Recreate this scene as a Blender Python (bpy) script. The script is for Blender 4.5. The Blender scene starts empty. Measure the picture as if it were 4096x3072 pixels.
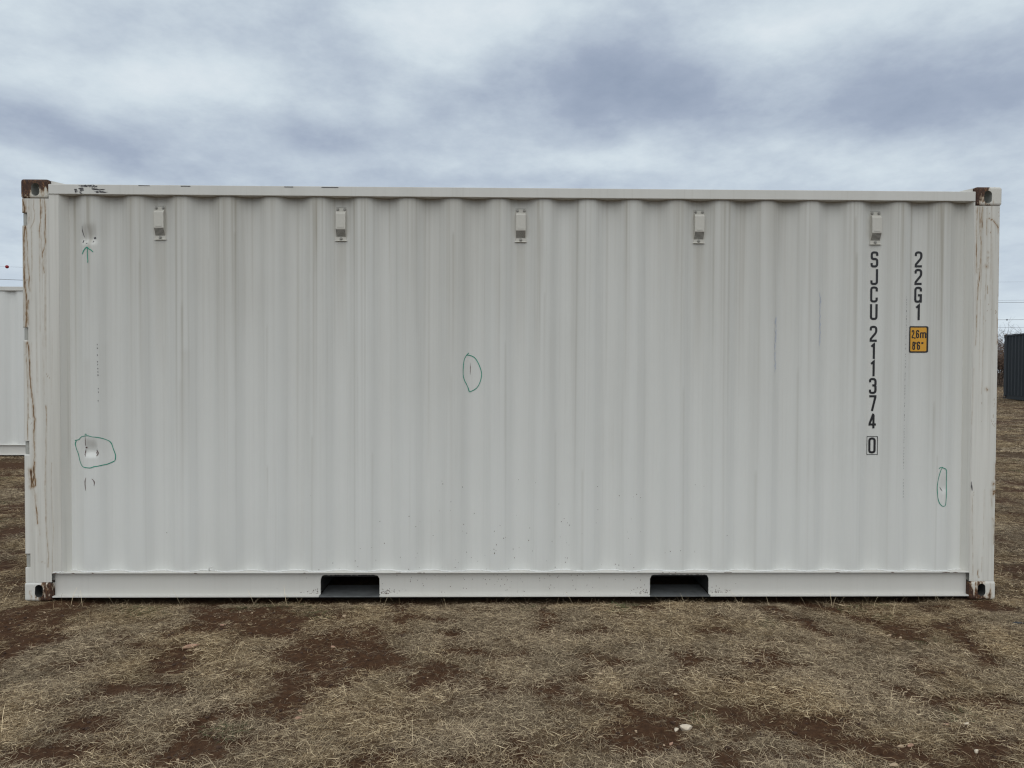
import bpy, bmesh, math, random
import numpy as np
from mathutils import Vector, Matrix

# ------------------------------------------------------------------ scene, camera, sky, sun, exposure
scene = bpy.context.scene
COL = scene.collection
R = math.radians
random.seed(7)

cam_data = bpy.data.cameras.new('camera')
cam = bpy.data.objects.new('camera', cam_data)
COL.objects.link(cam)
cam_data.sensor_width = 36.0
cam_data.lens = 24.961
cam_data.clip_start = 0.05
cam_data.clip_end = 3000
YAW, PITCH, ROLL = 0.0170111, -0.0192669, 0.0037497
CAM = Vector((2.92708, -4.39680, 1.43507))
fwd = Vector((math.sin(YAW) * math.cos(PITCH), math.cos(YAW) * math.cos(PITCH), math.sin(PITCH)))
rgt = Vector((math.cos(YAW), -math.sin(YAW), 0))
upv = rgt.cross(fwd)
rgt, upv = math.cos(ROLL) * rgt + math.sin(ROLL) * upv, -math.sin(ROLL) * rgt + math.cos(ROLL) * upv
mw = Matrix((rgt, upv, -fwd)).transposed().to_4x4()
mw.translation = CAM
cam.matrix_world = mw
scene.camera = cam

SUN_EL, SUN_AZ = R(50), R(183)      # azimuth clockwise from +Y: behind the photographer, a little to the left
sun_data = bpy.data.lights.new('sun', 'SUN')
sun_data.energy = 1.3
sun_data.angle = R(70)
sun_data.color = (1.0, 0.965, 0.91)
sun = bpy.data.objects.new('sun', sun_data)
COL.objects.link(sun)
sdir = Vector((math.sin(SUN_AZ) * math.cos(SUN_EL), math.cos(SUN_AZ) * math.cos(SUN_EL), math.sin(SUN_EL)))
sun.rotation_euler = sdir.to_track_quat('Z', 'Y').to_euler()

world = bpy.data.worlds.new('World')
scene.world = world
world.use_nodes = True
world.cycles.sampling_method = 'MANUAL'
world.cycles.sample_map_resolution = 256
scene.cycles.max_bounces = 4
scene.cycles.diffuse_bounces = 3
scene.cycles.use_adaptive_sampling = True
scene.cycles.adaptive_threshold = 0.01
scene.cycles.use_denoising = True
scene.cycles.denoising_prefilter = 'NONE'
scene.cycles.pixel_filter_type = 'BLACKMAN_HARRIS'
scene.cycles.filter_width = 1.25
vs = scene.view_settings
vs.view_transform = 'Standard'
vs.look = 'None'
vs.exposure = 0.0
vs.gamma = 1.0
vs.use_curve_mapping = False


class NT:
    """small helper for node trees"""
    def __init__(self, tree):
        self.t = tree
        tree.nodes.clear()

    def n(self, kind, **kw):
        nd = self.t.nodes.new(kind)
        for k, v in kw.items():
            if k == 'ins':
                for i, val in v.items():
                    if isinstance(val, bpy.types.NodeSocket):
                        self.t.links.new(val, nd.inputs[i])
                    else:
                        nd.inputs[i].default_value = val
            else:
                setattr(nd, k, v)
        return nd

    def math(self, op, a, b=0.0, c=None, clamp=False):
        ins = {0: a, 1: b}
        if c is not None:
            ins[2] = c
        return self.n('ShaderNodeMath', operation=op, use_clamp=clamp, ins=ins).outputs[0]

    def noise(self, vec, scale, detail=4.0, rough=0.5, dist=0.0, dims='3D'):
        return self.n('ShaderNodeTexNoise', noise_dimensions=dims,
                      ins={'Vector': vec, 'Scale': scale, 'Detail': detail, 'Roughness': rough, 'Distortion': dist}).outputs['Fac']

    def ramp(self, fac, stops):
        r = self.n('ShaderNodeValToRGB', ins={0: fac})
        el = r.color_ramp.elements
        while len(el) < len(stops):
            el.new(0.5)
        for e, (p, c) in zip(el, stops):
            e.position = p
            e.color = (*c, 1) if len(c) == 3 else c
        return r.outputs[0]

    def step(self, fac, lo, hi):
        return self.n('ShaderNodeMapRange', interpolation_type='SMOOTHSTEP', ins={0: fac, 1: lo, 2: hi, 3: 0.0, 4: 1.0}).outputs[0]

    def mix(self, fac, a, b, blend='MIX'):
        m = self.n('ShaderNodeMix', data_type='RGBA', blend_type=blend)
        for i, v in ((0, fac), (6, a), (7, b)):
            if isinstance(v, bpy.types.NodeSocket):
                self.t.links.new(v, m.inputs[i])
            else:
                m.inputs[i].default_value = v if i == 0 else (*v, 1)
        return m.outputs[2]

    def mapping(self, vec, scale, loc=(0, 0, 0)):
        return self.n('ShaderNodeMapping', ins={0: vec, 1: loc, 3: scale}).outputs[0]


def build_sky():
    k = NT(world.node_tree)
    out = k.n('ShaderNodeOutputWorld')
    bg = k.n('ShaderNodeBackground', ins={1: 1.0})
    k.t.links.new(bg.outputs[0], out.inputs[0])
    sky = k.n('ShaderNodeTexSky', sky_type='NISHITA')
    sky.sun_disc = False
    sky.sun_elevation = SUN_EL
    sky.sun_rotation = SUN_AZ
    clear = k.mix(1.0, sky.outputs[0], (0.085, 0.085, 0.085), 'MULTIPLY')
    d = k.n('ShaderNodeTexCoord').outputs['Generated']
    s = k.n('ShaderNodeSeparateXYZ', ins={0: d})
    x, y, z = s.outputs
    zz = k.math('ADD', k.math('MAXIMUM', z, 0.0), 0.16)
    u = k.math('DIVIDE', x, zz)
    v = k.math('DIVIDE', y, zz)
    p = k.n('ShaderNodeCombineXYZ', ins={0: u, 1: v, 2: 3.7}).outputs[0]
    n1 = k.noise(p, 1.0, 5, 0.55)
    n3 = k.noise(k.mapping(d, (1, 1, 1.9)), 6.5, 5, 0.62)
    # the cloud banks of this sky, by azimuth and height, with frayed outlines
    az = k.math('ARCTAN2', x, y)
    el = k.math('ARCSINE', k.math('MINIMUM', k.math('MAXIMUM', z, -1.0), 1.0))
    w1 = k.noise(k.mapping(d, (1, 1, 1.7)), 4.5, 3, 0.55)
    w2 = k.noise(k.mapping(d, (1, 1, 1.7), (5.1, 2.2, 7.7)), 4.0, 3, 0.55)
    az = k.math('ADD', az, k.math('MULTIPLY', k.math('SUBTRACT', w1, 0.5), 0.22))
    el = k.math('ADD', el, k.math('MULTIPLY', k.math('SUBTRACT', w2, 0.5), 0.09))
    acc = k.math('MULTIPLY', k.math('SUBTRACT', n1, 0.5), 0.8)
    acc = k.math('ADD', acc, k.math('MULTIPLY', k.math('SUBTRACT', n3, 0.5), 1.25))
    n4 = k.noise(p, 3.6, 6, 0.66)
    acc = k.math('ADD', acc, k.math('MULTIPLY', k.math('SUBTRACT', n4, 0.5), 0.85))
    for (a0, e0, ra, re, amp) in BANKS:
        da = k.math('MULTIPLY', k.math('SUBTRACT', az, a0), 1.0 / ra)
        de = k.math('MULTIPLY', k.math('SUBTRACT', el, e0), 1.0 / re)
        r2 = k.math('ADD', k.math('MULTIPLY', da, da), k.math('MULTIPLY', de, de))
        g = k.math('EXPONENT', k.math('MULTIPLY', r2, -0.8))
        acc = k.math('ADD', acc, k.math('MULTIPLY', g, amp * 0.58))
    f = k.math('ADD', k.math('MULTIPLY', acc, 0.58), 0.63)
    cloud = k.ramp(f, [(0.0, (0.295, 0.355, 0.465)), (0.3, (0.375, 0.438, 0.548)), (0.55, (0.51, 0.585, 0.675)),
                       (0.8, (0.665, 0.75, 0.81)), (1.0, (0.76, 0.83, 0.875))])
    # brighter air close to the horizon
    hz = k.math('SUBTRACT', 1.0, k.step(z, 0.0, 0.2))
    cloud = k.mix(k.math('MULTIPLY', hz, 0.55), cloud, (0.74, 0.83, 0.91))
    col = k.mix(0.93, clear, cloud)
    k.t.links.new(col, bg.inputs[0])


BANKS = [(0.191, 0.393, 0.116, 0.058, -1.25), (0.253, 0.356, 0.095, 0.033, -0.7), (0.578, 0.329, 0.12, 0.06, -1.4),
         (-0.271, 0.306, 0.104, 0.027, -0.7), (-0.053, 0.358, 0.091, 0.033, -0.6), (-0.566, 0.282, 0.081, 0.022, -0.5),
         (-0.475, 0.261, 0.106, 0.021, -0.6), (0.427, 0.322, 0.079, 0.032, -0.5), (0.102, 0.375, 0.076, 0.043, -0.4),
         (-0.324, 0.417, 0.095, 0.025, -0.25), (0.012, 0.26, 0.192, 0.015, -0.3), (-0.301, 0.336, 0.09, 0.022, 0.8),
         (-0.079, 0.433, 0.11, 0.041, 0.8), (-0.538, 0.324, 0.099, 0.025, 0.6), (0.409, 0.427, 0.191, 0.029, 0.8),
         (0.166, 0.296, 0.088, 0.026, 0.8), (0.465, 0.267, 0.086, 0.032, 0.6), (-0.13, 0.283, 0.142, 0.024, 0.5),
         (-0.578, 0.375, 0.074, 0.027, 0.5), (-0.58, 0.232, 0.065, 0.02, 0.6), (0.076, 0.461, 0.127, 0.02, 0.5),
         (-0.413, 0.348, 0.083, 0.031, 0.2)]
build_sky()

# ------------------------------------------------------------------ measured marks (metres on the container's side, X along, Z up)
GREEN={
 'arrow_shaft':[(0.3901, 2.1829), (0.3921, 2.1608), (0.393, 2.1277), (0.3961, 2.1), (0.3949, 2.0862)],
 'arrow_l':[(0.3579, 2.1385), (0.3668, 2.1579), (0.3779, 2.1729), (0.3912, 2.1829)],
 'arrow_r':[(0.3912, 2.1829), (0.401, 2.1708), (0.4147, 2.1637), (0.4272, 2.1511)],
 'leaf_l':[(2.732, 1.5429), (2.7186, 1.5283), (2.7074, 1.5086), (2.7019, 1.4861), (2.6991, 1.4581), (2.6978, 1.4244), (2.6993, 1.3963), (2.7078, 1.3682), (2.719, 1.3458), (2.7275, 1.3262), (2.736, 1.2995)],
 'leaf_r':[(2.7214, 1.5297), (2.741, 1.527), (2.7607, 1.5186), (2.7747, 1.5061), (2.7888, 1.4837), (2.8001, 1.4584), (2.8086, 1.4332), (2.8121, 1.4079), (2.8074, 1.377), (2.7962, 1.3461), (2.7809, 1.3235), (2.7612, 1.3094), (2.7374, 1.2987)],
 'blob_a':[(0.2864, 0.9889), (0.3154, 0.996), (0.3376, 1.0128), (0.3653, 1.0198), (0.3874, 1.0218), (0.4094, 1.0157), (0.4342, 1.013), (0.4535, 1.0088), (0.4783, 0.9991), (0.5031, 0.9838), (0.514, 0.9656), (0.5221, 0.9377), (0.5302, 0.9154), (0.5356, 0.8958), (0.5341, 0.8734), (0.5298, 0.8622)],
 'blob_b':[(0.5298, 0.8617), (0.5076, 0.851), (0.4882, 0.8426), (0.4661, 0.8383), (0.4412, 0.8327), (0.4218, 0.8307), (0.4024, 0.8234), (0.3776, 0.8242), (0.3527, 0.8284), (0.3363, 0.8409), (0.3254, 0.8591), (0.3173, 0.8814), (0.3092, 0.9094), (0.2983, 0.9317), (0.2903, 0.9568), (0.289, 0.9736), (0.2966, 0.9862)],
 'blob_c':[(0.3667, 1.0324), (0.3791, 1.0302)],
 'right_l':[(5.6938, 0.8252), (5.7009, 0.8323), (5.7153, 0.8347), (5.7069, 0.8181), (5.6986, 0.7924), (5.6905, 0.7581), (5.6854, 0.721), (5.6852, 0.6924), (5.6877, 0.6638), (5.691, 0.6352), (5.7015, 0.6066), (5.7162, 0.5909)],
 'right_r':[(5.7124, 0.8338), (5.7269, 0.8281), (5.7414, 0.8196), (5.7451, 0.801), (5.7466, 0.7439), (5.7481, 0.6867), (5.7457, 0.6352), (5.7425, 0.6038), (5.7378, 0.5923), (5.7249, 0.5883), (5.7133, 0.5918)],
}
DARK={
 'leaf':[(2.7406, 1.4807), (2.7418, 1.4582), (2.7418, 1.4358), (2.7408, 1.4077)],
 'dentline':[(0.3681, 1.031), (0.3685, 1.0045), (0.3671, 0.9765), (0.3675, 0.957)],
 'dentdot':[(0.3669, 0.9486), (0.3744, 0.9458)],
 'dentarcL':[(0.3674, 0.936), (0.3644, 0.9151), (0.3638, 0.9039), (0.3692, 0.8927)],
 'dentarcR':[(0.4286, 0.9319), (0.4377, 0.9264), (0.4432, 0.9152), (0.4403, 0.904), (0.4347, 0.8956)],
 'dentarcR2':[(0.4322, 0.9264), (0.4307, 0.9152), (0.4293, 0.9096)],
 'under_l':[(0.3729, 0.7627), (0.3673, 0.7445), (0.3663, 0.7221), (0.3709, 0.6829)],
 'under_r':[(0.4102, 0.7557), (0.4212, 0.7445), (0.4252, 0.7305), (0.4231, 0.7109)],
 'd1':[(0.3571, 2.3125), (0.3558, 2.2877), (0.3605, 2.2601), (0.3659, 2.2435)],
 'd1b':[(0.4246, 2.2373), (0.4356, 2.2429)],
 'd1c':[(0.3619, 2.2269), (0.359, 2.2092)],
 'd1d':[(0.382, 2.205), (0.3892, 2.2067)],
 'd1e':[(0.4245, 2.223), (0.4211, 2.2119)],
 'rtick':[(5.7014, 0.7101), (5.7102, 0.6967), (5.7199, 0.6824)],
 'rpost':[(5.8918, 0.7469), (5.8943, 0.7183), (5.899, 0.6911)],
}
DOTS_L= [(0.446, 1.5842), (0.4465, 1.5615), (0.4468, 1.5194), (0.4471, 1.4785), (0.4476, 1.461), (0.4481, 1.4363), (0.4486, 1.4155), (0.4491, 1.396), (0.4497, 1.3129), (0.4502, 1.2908), (0.4485, 1.2381)]
DASH_R= [(5.4771, 1.9111), (5.4791, 1.8252), (5.4772, 1.7192), (5.4772, 1.6331), (5.4759, 1.5337), (5.4751, 1.454), (5.4745, 1.3578), (5.4737, 1.2248), (5.4727, 1.0651), (5.4724, 0.9452), (5.4723, 0.8118), (5.4728, 0.6381)]
RAIL={
 'a':[(0.3433, 2.5531), (0.3705, 2.5479), (0.4033, 2.552), (0.4306, 2.5483), (0.4579, 2.5475)],
 'b':[(0.3486, 2.5312), (0.3731, 2.5287)],
 'c':[(0.3268, 2.5365), (0.331, 2.5146)],
 'd':[(0.4277, 2.5319), (0.4687, 2.5289), (0.5069, 2.5281)],
 'e':[(0.4467, 2.5144), (0.4795, 2.5147), (0.5123, 2.5106)],
 'f':[(0.3539, 2.5104), (0.3648, 2.5105)],
 'g':[(0.7153, 2.555), (0.7837, 2.5542)],
 'h':[(0.9721, 2.5536), (1.0304, 2.5534)],
 'i':[(1.8286, 2.553), (1.9321, 2.5531)],
 'j':[(1.601, 2.5539), (1.6561, 2.5537)],
}
DRIPS=[
 ([(0.0087, 2.4696), (0.0177, 2.4423), (0.0229, 2.4148), (0.0216, 2.3901)],0.0055,1),
 ([(0.0033, 2.4696), (0.0029, 2.4312), (0.0009, 2.3927)],0.0050,0.9),
 ([(0.0252, 2.3049), (0.0181, 2.2499), (0.0173, 2.1673), (0.0186, 2.0737), (0.0169, 2.0021), (0.0217, 1.9359), (0.0278, 1.8808), (0.027, 1.793)],0.0033,1),
 ([(0.029, 2.305), (0.0344, 2.239), (0.0372, 2.184), (0.0355, 2.1289), (0.0413, 2.0463), (0.048, 1.9968), (0.0436, 1.9361), (0.0526, 1.9085)],0.0033,0.6),
 ([(0.0496, 2.47), (0.049, 2.3986), (0.0472, 2.3216)],0.0044,0.35),
 ([(0.0796, 2.4647), (0.0754, 2.4207), (0.0842, 2.3768), (0.0784, 2.3328), (0.0589, 2.2942)],0.0055,0.3),
 ([(0.1195, 2.4705), (0.1188, 2.3991), (0.1193, 2.3331), (0.1108, 2.2891), (0.113, 2.234)],0.0039,0.55),
 ([(0.1315, 2.4706), (0.1265, 2.4046), (0.1239, 2.3496)],0.0044,0.5),
 ([(0.1424, 2.4707), (0.1463, 2.4213), (0.1469, 2.3663), (0.1481, 2.3113), (0.1432, 2.2508), (0.1483, 2.2123), (0.1397, 2.1682), (0.1258, 2.135), (0.1323, 2.0744), (0.1384, 2.0194)],0.0039,0.6),
 ([(0.1136, 2.3001), (0.1079, 2.2725)],0.0055,0.4),
 ([(0.0272, 1.8541), (0.0277, 1.7768), (0.0257, 1.6929)],0.0039,1),
 ([(0.0399, 1.8541), (0.0354, 1.7768), (0.0366, 1.6994)],0.0032,0.6),
 ([(0.0106, 1.854), (0.0091, 1.6929)],0.0039,0.35),
 ([(0.0324, 1.5962), (0.0398, 1.5639), (0.044, 1.467), (0.0465, 1.3895), (0.0521, 1.3054), (0.0611, 1.2407), (0.0657, 1.1824), (0.0666, 1.1435), (0.0729, 1.1241), (0.067, 1.0462), (0.0681, 0.9489), (0.0695, 0.8969), (0.0624, 0.8189), (0.0646, 0.7806)],0.0039,0.75),
 ([(0.0241, 1.5961), (0.0261, 1.467), (0.0316, 1.37), (0.0345, 1.273), (0.0289, 1.0786), (0.0282, 1.0007)],0.0032,0.45),
 ([(0.1408, 1.2085), (0.1432, 1.1113), (0.1404, 1.0139), (0.1383, 0.9165), (0.1339, 0.7807)],0.0032,0.4),
 ([(0.058, 1.5963), (0.06, 1.4671), (0.062, 1.3378)],0.0026,0.2),
 ([(0.1114, 1.8545), (0.1097, 1.6611)],0.0052,0.2),
 ([(0.1274, 1.8546), (0.1289, 1.6612), (0.1318, 1.2733)],0.0039,0.2),
 ([(0.1832, 1.6614), (0.1761, 1.2086)],0.0026,0.2),
 ([(0.0688, 0.8576), (0.0644, 0.8019), (0.0712, 0.7573), (0.073, 0.7183), (0.0635, 0.7043), (0.0583, 0.735), (0.0625, 0.774)],0.0033,0.9),
 ([(0.0452, 0.8074), (0.0492, 0.7573), (0.0526, 0.7071)],0.0078,0.95),
 ([(0.0619, 0.7015), (0.0686, 0.6569), (0.0736, 0.6067), (0.0802, 0.5453), (0.0835, 0.4782)],0.0067,0.55),
 ([(0.0917, 0.4726), (0.0967, 0.4111)],0.0100,0.25),
 ([(0.0507, 0.5006), (0.0473, 0.4335)],0.0055,0.2),
 ([(0.1353, 0.8577), (0.1322, 0.6904), (0.1351, 0.5229), (0.1382, 0.4335), (0.143, 0.3551), (0.1478, 0.2712), (0.1445, 0.2095)],0.0039,0.4),
 ([(0.1721, 0.8578), (0.1696, 0.6905), (0.1749, 0.5453), (0.1796, 0.4447), (0.1728, 0.2992), (0.1717, 0.1703)],0.0033,0.3),
 ([(0.0856, 0.4111), (0.0869, 0.2432)],0.0033,0.2),
 ([(0.1062, 0.2432), (0.1282, 0.2376)],0.0028,0.3),
 ([(5.9026, 2.4627), (5.9022, 2.4018), (5.9, 2.3362), (5.9023, 2.1955), (5.9046, 2.0546)],0.0065,0.45),
 ([(5.9169, 2.4628), (5.9216, 2.3832), (5.9214, 2.3363), (5.9301, 2.2426), (5.9293, 2.1487), (5.9241, 2.0312), (5.9157, 1.9606), (5.9146, 1.8858)],0.0042,0.55),
 ([(5.9345, 2.4653), (5.9322, 2.402), (5.9357, 2.3364)],0.0037,0.6),
 ([(5.9659, 2.4655), (5.9655, 2.4023), (5.9651, 2.2897)],0.0032,0.35),
 ([(5.9704, 2.3976), (6.0016, 2.3838), (6.0307, 2.3512), (6.0381, 2.3372)],0.0055,0.5),
 ([(6.0356, 2.3418), (6.0387, 2.3043)],0.0028,0.5),
 ([(5.973, 2.3836), (5.9767, 2.3039)],0.0065,0.2),
 ([(5.9683, 2.0963), (5.9674, 2.0944)],0.0065,0.9),
 ([(5.9684, 2.0926), (5.965, 2.0079), (5.9623, 1.886)],0.0028,0.3),
 ([(5.9739, 2.1912), (5.9789, 2.1772)],0.0028,0.5),
 ([(5.975, 2.1537), (5.976, 2.1466)],0.0032,0.8),
 ([(5.9911, 2.2993), (5.9992, 2.2431), (5.9951, 2.2055)],0.0037,0.2),
 ([(6.0331, 2.2151), (6.0052, 2.168), (6.0119, 2.0552)],0.0042,0.15),
 ([(5.9742, 1.9703), (5.9759, 1.928)],0.0028,0.5),
 ([(6.0473, 1.9425), (6.0454, 1.9143)],0.0028,0.5),
 ([(5.9122, 1.886), (5.9114, 1.7918), (5.9107, 1.6881), (5.9049, 1.6032)],0.0032,0.4),
 ([(5.9575, 1.8862), (5.9559, 1.6978), (5.9535, 1.5562), (5.9511, 1.4145), (5.9483, 1.2962)],0.0028,0.25),
 ([(6.01, 1.8865), (6.0123, 1.698), (6.0134, 1.462)],0.0028,0.2),
 ([(6.0455, 1.7689), (6.0467, 1.6982), (6.0451, 1.651), (6.0434, 1.6132)],0.0042,0.6),
 ([(5.9812, 1.3294), (5.9861, 1.3224)],0.0055,0.7),
 ([(5.8977, 1.4615), (5.8937, 1.2724), (5.8893, 1.1024)],0.0037,0.25),
 ([(6.0354, 0.7357), (6.0343, 0.73)],0.0055,0.9),
 ([(6.0374, 0.6843), (6.0478, 0.6786), (6.0365, 0.67)],0.0078,0.95),
 ([(6.0223, 0.6557), (6.0263, 0.5929)],0.0067,0.35),
 ([(6.0447, 0.8611), (6.0487, 0.7984), (6.0464, 0.7642)],0.0033,0.7),
 ([(6.0345, 0.5129), (6.0408, 0.4843), (6.0451, 0.4329), (6.0407, 0.3527)],0.0044,0.45),
 ([(5.9008, 0.6956), (5.9017, 0.4672), (5.9102, 0.2955), (5.9131, 0.1237)],0.0050,0.3),
 ([(5.9756, 0.6957), (5.9765, 0.4672), (5.976, 0.3241)],0.0033,0.2),
 ([(5.9684, 0.2669), (5.9671, 0.1695)],0.0078,0.2),
 ([(5.9455, 0.1867), (5.9413, 0.158), (5.9503, 0.1408)],0.0028,0.5),
]
BARE=[
 (0.295, -0.287, 0.212, 0.317),(0.531, -0.548, 0.109, 0.181),(0.448, -0.762, 0.097, 0.191),(0.134, -0.336, 0.076, 0.219),(0.512, -0.897, 0.083, 0.082),(0.317, -0.034, 0.137, 0.095),(1.309, -0.345, 0.179, 0.201),(1.335, -0.901, 0.138, 0.123),(1.286, -1.234, 0.19, 0.089),(1.415, -1.191, 0.081, 0.069),(1.29, -1.668, 0.065, 0.05),(1.284, -1.754, 0.146, 0.086),(1.117, -1.753, 0.071, 0.078),(1.598, -1.759, 0.126, 0.047),(1.47, -1.548, 0.054, 0.045),(1.761, -1.427, 0.094, 0.079),(1.126, -0.576, 0.079, 0.065),(1.192, -0.06, 0.082, 0.084),(1.306, -0.777, 0.115, 0.073),(1.507, -0.39, 0.038, 0.286),
 (1.686, -0.402, 0.165, 0.196),(1.522, -0.204, 0.133, 0.079),(1.997, -0.245, 0.073, 0.087),(2.117, -0.776, 0.277, 0.176),(1.859, -0.779, 0.144, 0.103),(2.257, -0.909, 0.156, 0.109),(2.025, -1.075, 0.159, 0.111),(1.954, -1.273, 0.075, 0.088),(2.02, -1.409, 0.086, 0.09),(2.174, -1.151, 0.078, 0.059),(2.657, -1.043, 0.129, 0.114),(2.677, -0.52, 0.093, 0.084),(2.73, -1.174, 0.052, 0.035),(2.867, -1.336, 0.044, 0.063),(2.864, -1.589, 0.041, 0.036),(2.47, -1.425, 0.038, 0.04),(2.552, -1.8, 0.042, 0.03),(2.516, -0.98, 0.109, 0.072),(2.692, -0.758, 0.076, 0.06),(2.081, -0.482, 0.062, 0.069),(2.401, -0.305, 0.078, 0.075),(2.429, -0.518, 0.037, 0.084),
 (3.226, -0.327, 0.078, 0.112),(3.123, -0.438, 0.083, 0.053),(3.328, -1.112, 0.085, 0.079),(3.708, -1.289, 0.085, 0.082),(3.693, -1.445, 0.072, 0.069),(3.502, -1.562, 0.114, 0.136),(3.495, -1.712, 0.108, 0.09),(3.214, -1.47, 0.042, 0.068),(3.016, -1.781, 0.055, 0.046),(3.774, -0.839, 0.052, 0.057),(3.864, -0.826, 0.058, 0.058),(4.16, -0.547, 0.056, 0.084),(3.906, -1.523, 0.07, 0.094),(3.799, -1.615, 0.045, 0.044),(3.772, -1.117, 0.042, 0.049),(3.788, -0.137, 0.103, 0.082),(4.043, -1.119, 0.064, 0.073),(3.96, -1.259, 0.03, 0.045),(3.394, -1.793, 0.05, 0.031),(3.436, -1.414, 0.058, 0.05),(3.4, -0.509, 0.056, 0.051),(3.43, -0.749, 0.041, 0.038),
 (4.652, -0.405, 0.092, 0.119),(4.684, -0.588, 0.075, 0.054),(4.971, -0.156, 0.098, 0.089),(5.041, -0.287, 0.073, 0.084),(5.14, -0.524, 0.11, 0.112),(5.12, -0.41, 0.078, 0.079),(5.479, -0.528, 0.104, 0.093),(5.58, -0.373, 0.108, 0.081),(5.986, -0.115, 0.153, 0.137),(4.985, -0.942, 0.08, 0.089),(4.921, -1.073, 0.059, 0.041),(4.867, -1.231, 0.04, 0.038),(4.238, -0.875, 0.075, 0.092),(4.356, -0.647, 0.033, 0.07),(3.999, -1.496, 0.082, 0.105),(4.064, -1.581, 0.06, 0.049),(4.207, -1.25, 0.034, 0.037),(4.237, -1.299, 0.044, 0.036),(4.557, -1.111, 0.041, 0.04),(4.738, -1.577, 0.055, 0.06),(4.356, -1.741, 0.142, 0.088),(4.481, -1.812, 0.115, 0.067),(4.764, -1.772, 0.132, 0.069),(4.792, -1.866, 0.068, 0.048),(3.99, -1.825, 0.128, 0.041),(5.565, -0.115, 0.092, 0.091),(4.548, -0.176, 0.112, 0.088),(5.275, -0.289, 0.073, 0.063),(4.695, -1.015, 0.036, 0.036),(4.728, -1.303, 0.033, 0.03),(5.12, -1.032, 0.072, 0.042),(5.296, -1.005, 0.042, 0.043),(5.088, -1.306, 0.039, 0.036),
]

# ------------------------------------------------------------------ helpers
def tag(o, label=None, cat=None, group=None, kind=None):
    if label: o['label'] = label
    if cat: o['category'] = cat
    if group: o['group'] = group
    if kind: o['kind'] = kind
    return o


def empty(name, loc=(0, 0, 0), rz=0.0):
    o = bpy.data.objects.new(name, None)
    o.empty_display_size = 0.2
    o.location = loc
    o.rotation_euler = (0, 0, rz)
    COL.objects.link(o)
    return o


class MB:
    """collects geometry and links it as one mesh object"""
    def __init__(self):
        self.v, self.f = [], []

    def add(self, verts, faces):
        b = len(self.v)
        self.v += [tuple(p) for p in verts]
        self.f += [tuple(b + i for i in f) for f in faces]

    def box(self, x0, x1, y0, y1, z0, z1, c=0.0):
        if c <= 0:
            v = [(x0, y0, z0), (x1, y0, z0), (x1, y1, z0), (x0, y1, z0), (x0, y0, z1), (x1, y0, z1), (x1, y1, z1), (x0, y1, z1)]
            self.add(v, [(0, 3, 2, 1), (4, 5, 6, 7), (0, 1, 5, 4), (1, 2, 6, 5), (2, 3, 7, 6), (3, 0, 4, 7)])
            return
        bm = bmesh.new()
        bmesh.ops.create_cube(bm, size=1)
        for q in bm.verts:
            q.co = ((x0 + x1) / 2 + q.co.x * (x1 - x0), (y0 + y1) / 2 + q.co.y * (y1 - y0), (z0 + z1) / 2 + q.co.z * (z1 - z0))
        bmesh.ops.bevel(bm, geom=list(bm.edges), offset=c, segments=2, affect='EDGES', profile=0.5)
        self.add_bm(bm)

    def add_bm(self, bm):
        bm.verts.index_update()
        self.add([q.co[:] for q in bm.verts], [[q.index for q in f.verts] for f in bm.faces])
        bm.free()

    def tube(self, pts, rad, seg=6, cap=True):
        pts = [Vector(p) for p in pts]
        rads = rad if isinstance(rad, (list, tuple)) else [rad] * len(pts)
        b = len(self.v)
        for i, p in enumerate(pts):
            t = (pts[min(i + 1, len(pts) - 1)] - pts[max(i - 1, 0)])
            if t.length < 1e-9: t = Vector((0, 0, 1))
            t.normalize()
            a = t.cross(Vector((0, 0, 1)) if abs(t.z) < 0.9 else Vector((1, 0, 0))).normalized()
            c = t.cross(a)
            for j in range(seg):
                th = 2 * math.pi * j / seg
                self.v.append(tuple(p + (a * math.cos(th) + c * math.sin(th)) * rads[i]))
        for i in range(len(pts) - 1):
            for j in range(seg):
                j2 = (j + 1) % seg
                self.f.append((b + i * seg + j, b + i * seg + j2, b + (i + 1) * seg + j2, b + (i + 1) * seg + j))
        if cap:
            self.f.append(tuple(b + j for j in reversed(range(seg))))
            self.f.append(tuple(b + (len(pts) - 1) * seg + j for j in range(seg)))

    def mesh(self, name, smooth=False, mat=None):
        me = bpy.data.meshes.new(name)
        me.from_pydata(self.v, [], self.f)
        if smooth:
            me.polygons.foreach_set('use_smooth', [True] * len(me.polygons))
        if mat: me.materials.append(mat)
        me.update()
        return me

    def build(self, name, mat, parent=None, smooth=False, loc=None):
        return link(name, self.mesh(name, smooth, mat), parent, loc)


def link(name, me, parent=None, loc=None):
    o = bpy.data.objects.new(name, me)
    COL.objects.link(o)
    if parent: o.parent = parent
    if loc is not None: o.location = loc
    return o


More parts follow.
